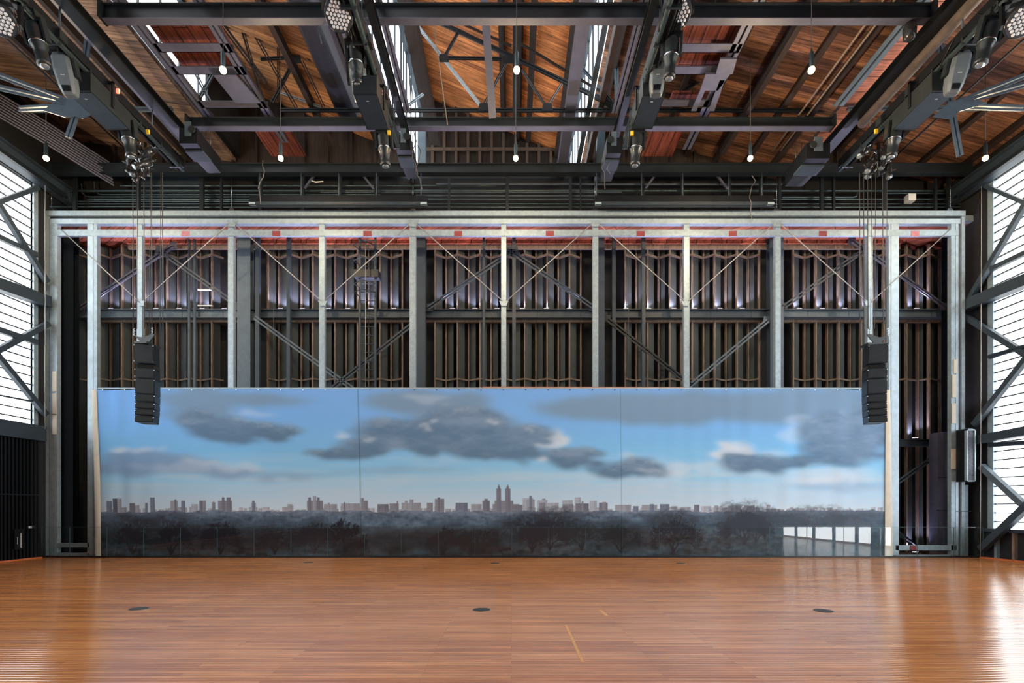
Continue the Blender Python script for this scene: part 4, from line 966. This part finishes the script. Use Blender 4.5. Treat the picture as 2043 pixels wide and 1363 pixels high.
# ------------------------------------------------------------------ lighting rails and fixtures
def rail(ratio, zr, y1, label, side):
    X = ratio*zr
    t = empty('lighting_rail', (X, y1, zr+EYE), label, 'rail')
    obj('box_rail', MB().box((X-.13, -2, zr+EYE+.08), (X+.13, y1, zr+EYE+.30)), M['black'], t)
    obj('lower_pipe', MB().tube((X+side*.10, -2, zr+EYE+.0), (X+side*.10, y1, zr+EYE+.0), .05, 12), M['conduit'], t)
    obj('cable_bundle', MB().tube((X-side*.06, -2, zr+EYE+.03), (X-side*.06, y1, zr+EYE+.03), .035, 8).tube((X-side*.13, -2, zr+EYE+.05), (X-side*.13, y1, zr+EYE+.05), .015, 8), M['blackgloss'], t)
    y = 3.6
    while y < y1: obj('clamp', MB().box((X-.15, y-.02, zr+EYE-.05), (X+.15, y+.02, zr+EYE+.1)), M['headgrey'], t); y += .75
    obj('outer_rod', MB().tube((X-side*.19, -2, zr+EYE+.12), (X-side*.19, y1, zr+EYE+.12), .012, 6), M['chrome'], t)
    rr = random.Random(int(ratio*1000))
    for k in range(3):
        pts = []; y = 5.
        while y < y1-.2: pts.append((X+rr.uniform(-.17, .17), y, zr+EYE+rr.uniform(-.12, .34))); y += rr.uniform(.18, .5)
        obj('power_cable', MB().path(pts, .012, 5), M['blackgloss'], t)
    for k in range(7):
        y = 6+k*1.1+rr.uniform(-.3, .3); sx = rr.choice((-1, 1))*.17
        if y < y1-.3: obj('junction_box', MB().box((X+sx-.05, y-.09, zr+EYE+.02), (X+sx+.05, y+.09, zr+EYE+.2)), M['headgrey'], t)
    for y in (7.5, 10.5, 13.2):
        if y < y1: obj('hanger', MB().tube((X, y, zr+EYE+.3), (X, y, zr+EYE+1.4), .02, 6), M['steel'], t)
ZR = 9.6
rail(-.985, ZR, 14.3, 'black lighting rail crowded with lamps at the far left of the ceiling', 1)
rail(.985, ZR, 14.3, 'black lighting rail crowded with lamps at the far right of the ceiling', -1)
rail(-.325, ZR, 13.4, 'black lighting rail left of the middle, ending above the frame', 1)
rail(.325, ZR, 13.4, 'black lighting rail right of the middle, ending above the frame', -1)

def moving_head(label):
    """moving spot: base, yoke, tapered head and lens; origin at the clamp"""
    t = empty('moving_spotlight', (0,0,0), label, 'stage light', 'moving spotlights')
    L = (0,0,0)
    obj('base', MB().box((-.17, -.13, -.16), (.17, .13, -.04)).tube((0,0,-.05), (0,0,.06), .035, 8), M['headgrey'], t, loc=L)
    mb = MB()
    for s_ in (-1, 1): mb.prof((s_*.19, 0, -.16), (s_*.19, 0, -.56), [(-.025,-.07),(.025,-.07),(.025,.07),(-.025,.07)], up=(0,1,0))
    mb.box((-.2, -.06, -.2), (.2, .06, -.15)); obj('yoke', mb, M['headgrey'], t, loc=L)
    hd = obj('head', MB().lathe((0,0,-.2), [(.06,0),(.13,.02),(.15,.10),(.145,.32),(.15,.34),(.15,.40),(.12,.46),(.105,.66),(.12,.68),(.12,.74),(.10,.76)], (0,0,-1), 22), M['headgrey'], t, loc=L)
    lo = obj('lens', MB().lathe((0,0,-.955), [(.085,0),(.075,.02),(.04,.035),(.001,.04)], (0,0,-1), 22), M['lens'], t, loc=L); 
    obj('band', MB().lathe((0,0,-.53), [(.152,0),(.154,.01),(.154,.03),(.152,.04)], (0,0,-1), 22), M['chrome'], t, loc=L)
    return t
def wedge_head(label):
    """big moving head with a broad tapered grey housing"""
    t = empty('moving_profile_light', (0,0,0), label, 'stage light', 'large moving profile lights')
    L = (0,0,0)
    obj('base', MB().box((-.2, -.14, -.14), (.2, .14, 0)).tube((0,0,0), (0,0,.08), .035, 8), M['headgrey'], t, loc=L)
    obj('handle', MB().path([(-.16,-.16,-.05),(-.16,-.22,-.05),(.16,-.22,-.05),(.16,-.16,-.05)], .014, 6), M['steel'], t, loc=L)
    mb = MB()
    for s_ in (-1, 1): mb.box((s_*.22-.025, -.08, -.6), (s_*.22+.025, .08, -.1))
    mb.box((-.245, -.08, -.18), (.245, .08, -.13))
    obj('yoke', mb, M['headgrey'], t, loc=L)
    v = []; secs = [(-.17, .13, .11), (-.24, .17, .14), (-.50, .18, .155), (-.78, .155, .13), (-.93, .12, .10), (-.95, .10, .085)]
    mb = MB(); n = 8
    for z, w, d in secs:
        c = .35
        for px, py in ((-w, -d*(1-c)), (-w*(1-c), -d), (w*(1-c), -d), (w, -d*(1-c)), (w, d*(1-c)), (w*(1-c), d), (-w*(1-c), d), (-w, d*(1-c))): v.append((px, py, z))
    fs = [(i*n+k, i*n+(k+1) % n, (i+1)*n+(k+1) % n, (i+1)*n+k) for i in range(len(secs)-1) for k in range(n)]
    fs += [tuple(reversed(range(n))), tuple((len(secs)-1)*n+k for k in range(n))]
    mb.add(v, fs, False); obj('head', mb, M['greyplastic'], t, loc=L)
    mb = MB()
    for i in range(5): mb.box((-.075, -.145+i*.0, -.90+i*.022), (.075, -.118, -.89+i*.022))
    obj('vent_slots', mb, M['black'], t, loc=L)
    obj('badge', MB().box((-.04, -.162, -.62), (.04, -.15, -.61)), M['whitebox'], t, loc=L)
    return t
def wash(label):
    """round multi-lens wash lamp"""
    t = empty('wash_light', (0,0,0), label, 'stage light', 'round wash lights')
    L = (0,0,0)
    obj('base', MB().box((-.18, -.13, -.12), (.18, .13, 0)).tube((0,0,0), (0,0,.06), .035, 8), M['black'], t, loc=L)
    mb = MB()
    for s_ in (-1, 1): mb.box((s_*.29-.025, -.06, -.48), (s_*.29+.025, .06, -.06))
    mb.box((-.31, -.06, -.12), (.31, .06, -.06)); obj('yoke', mb, M['black'], t, loc=L)
    ax = Vector((0, -.62, -.79)).normalized(); c = Vector((0, .03, -.40))
    h = obj('head', MB().lathe(c-ax*.16, [(.14,0),(.22,.04),(.265,.16),(.265,.28),(.25,.29)], ax, 28), M['blackgloss'], t, loc=L)
    f = c+ax*.13; u = Vector((1,0,0)); w = ax.cross(u).normalized()
    obj('lens_plate', MB().lathe(f, [(.248,0),(.248,.006)], ax, 28, False), M['steel'], t, loc=L)
    mb = MB()
    for i in range(-3, 4):
        for j in range(-3, 4):
            if abs(i+j) > 3: continue
            p = f+u*((i+j*.5)*.068)+w*(j*.059)+ax*.006
            mb.lathe(p, [(.031,0),(.026,.012),(.001,.018)], ax, 8)
    obj('lenslets', mb, M['whitelens'], t, loc=L)
    return t
def place(kind, made, x, y, dep, rot, label):
    loc = P(x, y, dep)
    if not made: o = kind(label); o.location = loc; o.rotation_euler = rot; made.append(o); return o
    return dup(made[0], loc, rot, label)
MH, WH, WA = [], [], []
R = math.radians
def rp(ratio, Y, z=ZR-.02): return (ratio*z*FX/Y+CX, CY-z*FX/Y)
# x, y given are the clamp points under the rails
def at(x, y, X):  # depth where the line of sight meets the vertical plane X
    return X*FX/(x-CX)
XO, XI = .985*ZR, .325*ZR
for x, y, X, rot, lab in ((60, 25, -XO, (R(8), R(-10), 0), 'dark moving spotlight at the top left beside the wash light'), (1985, 22, XO, (R(8), R(10), 0), 'dark moving spotlight at the top right beside the wash light'),
                   (250, 232, -XO, (R(4), R(-6), 0), 'dark moving spotlight low on the far left rail'), (1790, 232, XO, (R(4), R(6), 0), 'dark moving spotlight low on the far right rail'),
                   (706, 68, -XI-.2, (R(8), R(-5), R(20)), 'moving spotlight on the inner left rail under the wash light'), (1343, 52, XI+.2, (R(8), R(5), R(-20)), 'moving spotlight on the inner right rail under the wash light'),
                   (764, 250, -XI, (R(4), R(-3), 0), 'small moving spotlight near the end of the inner left rail'), (1272, 250, XI, (R(4), R(3), 0), 'small moving spotlight near the end of the inner right rail')):
    place(moving_head, MH, x, y, at(x, y, X), rot, lab)
for x, y, X, rot, lab in ((118, 92, -XO-.15, (R(10), R(-8), R(12)), 'grey tapered moving light on the far left rail'), (1922, 88, XO+.15, (R(10), R(8), R(-12)), 'grey tapered moving light on the far right rail'),
                     (712, 108, -XI-.25, (R(6), R(-4), R(10)), 'grey tapered moving light on the inner left rail'), (1316, 98, XI+.15, (R(6), R(4), R(-10)), 'grey tapered moving light on the inner right rail')):
    place(wedge_head, WH, x, y, at(x, y, X), rot, lab)
for x, y, X, rot, lab in ((0, -10, -XO-.1, (0, 0, R(25)), 'round many-lens wash light at the top left corner'), (2040, -8, XO+.1, (0, 0, R(-25)), 'round many-lens wash light at the top right corner'),
                     (676, -16, -XI-.25, (0, 0, R(12)), 'round many-lens wash light left of the middle'), (1352, -18, XI+.25, (0, 0, R(-12)), 'round many-lens wash light right of the middle')):
    place(wash, WA, x, y, at(x, y, X), rot, lab)
# grey box speakers hung under the rails
def boxspk(x, y, X, s_, label, sc=1.):
    Y = at(x, y, X); c = P(x, y, Y); t = empty('hung_speaker', c, label, 'speaker', 'wedge speakers under the lighting rails')
    a = .28*sc; mb = MB().poly([c+Vector((-a,-.6*sc,0)), c+Vector((a,-.6*sc,0)), c+Vector((a,.55*sc,0)), c+Vector((-a,.55*sc,0))], .42*sc, 2)
    obj('cabinet', mb, M['headgrey'], t)
    obj('baffle', MB().box(c+Vector((-a*.9,-.55*sc,-.012)), c+Vector((a*.9,.5*sc,0))), M['steel'], t)
    obj('bracket', MB().box(c+Vector((-a-.03,-.03,.1*sc)), c+Vector((-a,.03,.7*sc))).box(c+Vector((a,-.03,.1*sc)), c+Vector((a+.03,.03,.7*sc))).box(c+Vector((-a-.03,-.03,.66*sc)), c+Vector((a+.03,.03,.7*sc))), M['black'], t)
    obj('badge', MB().box(c+Vector((-.03,-.4*sc,-.016)), c+Vector((.03,-.38*sc,-.011))), M['whitebox'], t)
boxspk(200, 224, -XO-.05, -1, 'dark wedge speaker hung under the far left lighting rail')
boxspk(1840, 224, XO+.05, 1, 'dark wedge speaker hung under the far right lighting rail')
boxspk(742, 226, -XI+.0, -1, 'dark wedge speaker hung under the inner left lighting rail', .9)
boxspk(1292, 226, XI+.1, 1, 'dark wedge speaker hung under the inner right lighting rail', .9)
# lamp clusters where the outer rails end
SM = []
def small_spot(label):
    t = empty('fixed_spotlight', (0,0,0), label, 'stage light', 'fixed spotlights clustered at the rail ends')
    L = (0,0,0)
    obj('barrel', MB().lathe((0,0,-.06), [(.05,0),(.085,.03),(.085,.24),(.065,.27),(.065,.42),(.08,.44),(.08,.48)], (0,0,-1), 16), M['blackgloss'], t, loc=L)
    obj('lens', MB().lathe((0,0,-.541), [(.068,0),(.05,.015),(.001,.02)], (0,0,-1), 16), M['lens'], t, loc=L)
    obj('yoke', MB().path([(-.1,0,-.22),(-.1,0,0),(.1,0,0),(.1,0,-.22)], .01, 6).tube((0,0,0), (0,0,.08), .02, 6), M['chrome'], t, loc=L)
    obj('shutters', MB().box((-.16, -.006, -.36), (-.065, .006, -.33)).box((.065, -.006, -.36), (.16, .006, -.33)).box((-.006, -.16, -.38), (.006, -.065, -.35)), M['chrome'], t, loc=L)
    return t
cl = [(262, 300, 20), (280, 290, -25), (292, 306, 10), (306, 296, 40), (270, 322, -15), (288, 326, 30), (303, 322, -35)]
for s_, side in ((0, 'left'), (1, 'right')):
    for i, (x, y, a) in enumerate(cl):
        xx = x if s_ == 0 else 2040-x; Y = 13.2+.15*(i % 3); lab = 'small black spotlight in the %s rail-end cluster, %s of seven' % (side, ORD[i])
        loc = P(xx, y, Y); rot = (R(a), R(a*.7+(8 if s_ else -8)), R(a*2))
        if not SM: o = small_spot(lab); o.location = loc; o.rotation_euler = rot; SM.append(o)
        else: dup(SM[0], loc, rot, lab)
    xx = 290 if s_ == 0 else 1752
    mb = MB().tube(P(xx-22, 300, 13.3), P(xx+22, 300, 13.3), .03, 8).tube(P(xx-22, 320, 13.3), P(xx+22, 320, 13.3), .03, 8).tube(P(xx, 285, 13.3), P(xx, 352, 13.3), .035, 8)
    one('lighting_ladder', mb, M['black'], 'short black pipe ladder carrying the %s spotlight cluster' % side, 'pipe frame')
# track end units (dark tapered hoists with a grey plate)
def hoist(x, y, Y, s_, label, w=.34):
    c = P(x, y, Y); t = empty('chain_hoist', c, label, 'hoist', 'hoist units at the track ends')
    obj('body', MB().poly([c+Vector((-w,-.7,0)), c+Vector((w,-.7,0)), c+Vector((w*.8,.5,0)), c+Vector((-w*.8,.5,0))], .42, 2), M['black'], t)
    obj('front_plate', MB().box(c+Vector((-w*.35,-.72,.2)), c+Vector((w*.35,-.70,.58))), M['steel_lit'], t)
    obj('base_plate', MB().box(c+Vector((-w,-.45,-.05)), c+Vector((w,-.05,-.0))), M['steel'], t)
    obj('wheel', MB().lathe(c+Vector((s_*w*.5,-.72,.35)), [(.09,0),(.09,.04)], (0,-1,0), 16, False), M['headgrey'], t)
    mb = MB()
    for k in (-.5, 0, .5): mb.tube(c+Vector((k*w,.1,.48)), c+Vector((k*w,.1,1.0)), .012, 6)
    obj('lift_wires', mb, M['conduit'], t)
hoist(407, 322, 14.2, 1, 'dark hoist unit at the end of the far left track', .24)
hoist(1603, 350, 14.4, -1, 'dark hoist unit at the end of the far right track', .32)
hoist(815, 334, 14.4, 1, 'dark hoist unit at the end of the inner left track', .2)
hoist(1215, 340, 14.4, -1, 'dark hoist unit at the end of the inner right track', .2)
for x, y, X, lab, m_ in ((235, 182, -9.3, 'tiny red indicator lamp on the far left rail', 'ledred'), (762, 186, -3.0, 'tiny red indicator lamp on the inner left rail', 'ledred'), (295, 263, -9.2, 'small yellow tag on the far left lighting rail', 'yellow'), (776, 265, -2.95, 'small yellow tag on the inner left lighting rail', 'yellow'), (1261, 266, 2.95, 'small yellow tag on the inner right lighting rail', 'yellow'), (1748, 262, 9.1, 'small yellow tag on the far right lighting rail', 'yellow')):
    c = P(x, y, at(x, y, X)); one('indicator_lamp' if m_ == 'ledred' else 'safety_tag', MB().box(c+Vector((-.035,-.02,-.05)), c+Vector((.035,.02,.05))), M[m_], lab, 'lamp' if m_ == 'ledred' else 'tag')
place_extra = P(1815, 48, 11.0)
one('camera_dome', MB().lathe(place_extra, [(.1,0),(.13,.08),(.12,.3),(.06,.36)], (0,0,-1), 16), M['blackgloss'], 'black dome camera under the near crosswise beam at right', 'camera')
# cables drooping around rails
rc = random.Random(4)
for i, (x, y, Y) in enumerate(((828, 270, 13.9), (836, 300, 14.0), (1215, 270, 14.0), (1206, 300, 14.0), (520, 330, 14.6), (640, 10, 11.2), (1742, 270, 13.4), (1500, 360, 15))):
    pts = [P(x+rc.uniform(-5, 5)+4*math.sin(k*.9), y+k*11-10, Y) for k in range(9)]
    one('slack_cable', MB().path(pts, .012, 6), M['wire'], 'thin slack black cable dangling near a track end, %s from the list left' % ORD[i] if False else 'thin slack cable dangling %s' % ['left of the inner left hoist unit', 'below the inner left track end', 'right of the inner right hoist unit', 'below the inner right track end', 'beside the left roller housing', 'in front of the near crosswise beam', 'around the right spotlight cluster', 'beside the right roller housing'][i], 'cable')

# ------------------------------------------------------------------ pendant lamps
def pendant(label):
    t = empty('pendant_lamp', (0,0,0), label, 'lamp', 'pendant lamps'); L = (0,0,0)
    obj('wire', MB().tube((0,0,.46), (0,0,3.6), .008, 6), M['wire'], t, loc=L)
    obj('housing', MB().lathe((0,0,.46), [(.012,0),(.018,.04),(.03,.07),(.045,.10),(.045,.40),(.042,.42)], (0,0,-1), 20), M['conduit'], t, loc=L)
    obj('bulb', MB().lathe((0,0,.045), [(.03,-.02),(.055,.0),(.066,.03),(.066,.06),(.045,.095),(.001,.11)], (0,0,-1), 20), M['bulb'], t, loc=L)
    return t
PL = []
pl = [(445, 140, 10.66, 'near row left'), (1031, 140, 10.66, 'near row middle'), (1619, 140, 10.66, 'near row right'),
      (92, 316, 13.36, 'far row leftmost'), (560, 316, 13.36, 'far row second from left'), (1029, 316, 13.36, 'far row middle'), (1497, 316, 13.36, 'far row second from right'), (1966, 316, 13.36, 'far row rightmost')]
for x, y, Y, w in pl:
    lab = 'lit pendant lamp on a thin wire, '+w; loc = P(x, y, Y)
    if not PL: o = pendant(lab); o.location = loc; PL.append(o)
    else: o = dup(PL[0], loc, None, lab)
    ld = bpy.data.lights.new('pendant_glow', 'POINT'); ld.energy = 160; ld.color = (1., .74, .45); ld.shadow_soft_size = .07
    lo = bpy.data.objects.new('pendant_glow', ld); COL.objects.link(lo); lo.parent = o; lo.location = (0, 0, -.12)

# ------------------------------------------------------------------ line array speakers
def line_array(s_, cx, label):
    Y = 12.7; k = Y/FX
    top = P(cx, 690, Y); t = empty('line_array_speaker', top, label, 'speaker', 'hanging line array speakers')
    yaw = R(14)*(-s_)                    # turned towards the room
    def T(v, z, lean):                    # local x (side), y (depth) -> world, hanging curve leans back
        x, y = v; X = x*math.cos(yaw)-y*math.sin(yaw); Yy = x*math.sin(yaw)+y*math.cos(yaw)
        return Vector((top.x+X+lean[0], Y+Yy+lean[1], z))
    ys = [690, 729, 738, 759, 790, 806, 820, 833, 847]
    z = [EYE-(q-CY)*k for q in ys]
    lean = [(-s_*(.0+.0+.012*i*i*.16*s_*s_), -.012*i*i*.25) for i in range(len(ys))]
    lean = [(-s_*.0+(.014*i if s_ < 0 else -.014*i), -.02*i*i*.12) for i in range(len(ys))]
    hw = [.215]*5+[.21, .21, .205, .20]
    for i in range(len(ys)-1):
        a, b = z[i]-.008, z[i+1]+.008
        dep = .27
        if i == 1:
            a0, b0 = hw[i]*.9, dep*.8
            vs = [T(v, a, lean[i]) for v in ((-a0,-b0*.5),(a0,-b0*.5),(a0,b0),(-a0,b0))]+[T(v, b, lean[i+1]) for v in ((-a0,-b0*.5),(a0,-b0*.5),(a0,b0),(-a0,b0))]
            m_ = 'void'; nm = 'spacer'
        else:
            h0, h1 = hw[i], hw[i+1]
            vs = [T(v, a, lean[i]) for v in ((-h0,-dep*.6),(h0,-dep*.6),(h0*.8,dep),(-h0*.8,dep))]+[T(v, b, lean[i+1]) for v in ((-h1,-dep*.6),(h1,-dep*.6),(h1*.8,dep),(-h1*.8,dep))]
            m_ = 'black'; nm = 'cabinet'
        mb = MB().add(vs, [(0,1,2,3),(7,6,5,4),(0,4,5,1),(1,5,6,2),(2,6,7,3),(3,7,4,0)]); c = obj(nm, mb, M[m_], t)
        if nm == 'cabinet':
            g_ = MB(); 
            f0 = T((-hw[i]*.9, -dep*.6-.012), a-.02, lean[i]); f1 = T((hw[i]*.9, -dep*.6-.012), a-.02, lean[i]); f2 = T((hw[i+1]*.9, -dep*.6-.012), b+.02, lean[i+1]); f3 = T((-hw[i+1]*.9, -dep*.6-.012), b+.02, lean[i+1])
            o_ = Vector((0, .012, 0)); g_.add([f0, f1, f2, f3, f0+o_, f1+o_, f2+o_, f3+o_], [(0,1,2,3),(7,6,5,4),(0,4,5,1),(1,5,6,2),(2,6,7,3),(3,7,4,0)])
            obj('grille', g_, M['headgrey'], c)
            pm = MB()
            for sx in (-1, 1):
                for zz in (a-.04, b+.04):
                    p = T((sx*hw[i]*.97, -dep*.62), zz, lean[i]); pm.box(p-Vector((.007,.007,.009)), p+Vector((.007,.007,.009)))
            obj('rigging_pin', pm, M['chrome'], c)
    # top frame and hanging plate
    mb = MB().box(T((-.215, -.16), z[0], (0,0))+Vector((0,0,0)), T((.215, .26), z[0], (0,0))+Vector((0,0,.05))); obj('top_frame', mb, M['headgrey'], t)
    pc = P(cx-s_*3, 683, Y)
    sx = -s_
    pts = [(-20, 670), (-12, 672), (-4, 673), (2, 671), (12, 667), (20, 667), (17, 671), (10, 680), (4, 688), (-3, 688), (-9, 682), (-17, 674)]
    obj('bumper_plate', MB().poly([P(cx-4+px if s_ < 0 else cx+4-px, py, Y) for px, py in pts], .03), M['headgrey'], t)
    for px, py in ((-21, 670), (15, 668)):
        ch = MB()
        x = cx-4+px if s_ < 0 else cx+4-px
        for q in range(6):
            p = P(x, py-q*2.4, Y+.02); ch.tube(p+Vector((-.015 if q % 2 else .015, 0, 0)), p+Vector((.015 if q % 2 else -.015, 0, .035)), .014, 6)
        obj('shackle_chain', ch, M['chrome'], t)
    xs = [-23, -16, -1, 9, 14, 30, 36] if s_ < 0 else [-23+1, -9, -14, -1, 16, 22, -30]
    for q, px in enumerate(xs):
        x = cx-4+px if s_ < 0 else cx+px; yb = 656 if q < 5 else 700
        obj('lift_cable', MB().tube(P(x, yb, Y+.05), P(x+(2 if q % 2 else -1), 345, Y+.3), .0075 if q % 2 else .011, 6), M['wire'], t)
    return t
line_array(-1, 293, 'tall black line array speaker hanging at the left of the backdrop')
line_array(1, 1746, 'tall black line array speaker hanging at the right of the backdrop')

# ------------------------------------------------------------------ world, camera, view
w = bpy.data.worlds.new('World'); SC.world = w; w.use_nodes = True
bg = w.node_tree.nodes['Background']; bg.inputs[0].default_value = (.85, .93, 1, 1); bg.inputs[1].default_value = .6
cam = bpy.data.cameras.new('Camera'); co = bpy.data.objects.new('Camera', cam); COL.objects.link(co)
co.location = (0, 0, EYE); co.rotation_euler = (math.pi/2, 0, 0)
cam.sensor_width = 36; cam.lens = 36*FX/2043.; cam.shift_x = (1021.5-CX)/2043.; cam.shift_y = (CY-681.5)/2043.; cam.clip_end = 200
SC.camera = co
SC.view_settings.view_transform = 'Standard'; SC.view_settings.look = 'None'; SC.view_settings.gamma = 1; SC.view_settings.use_curve_mapping = False
SC.view_settings.exposure = 0.0
SC.cycles.max_bounces = 8; SC.cycles.diffuse_bounces = 4; SC.cycles.glossy_bounces = 4; SC.cycles.transparent_max_bounces = 12
SC.cycles.use_denoising = True
SC.cycles.sample_clamp_indirect = 6.
for o in list(SC.objects):
    if '_o' in o: del o['_o']
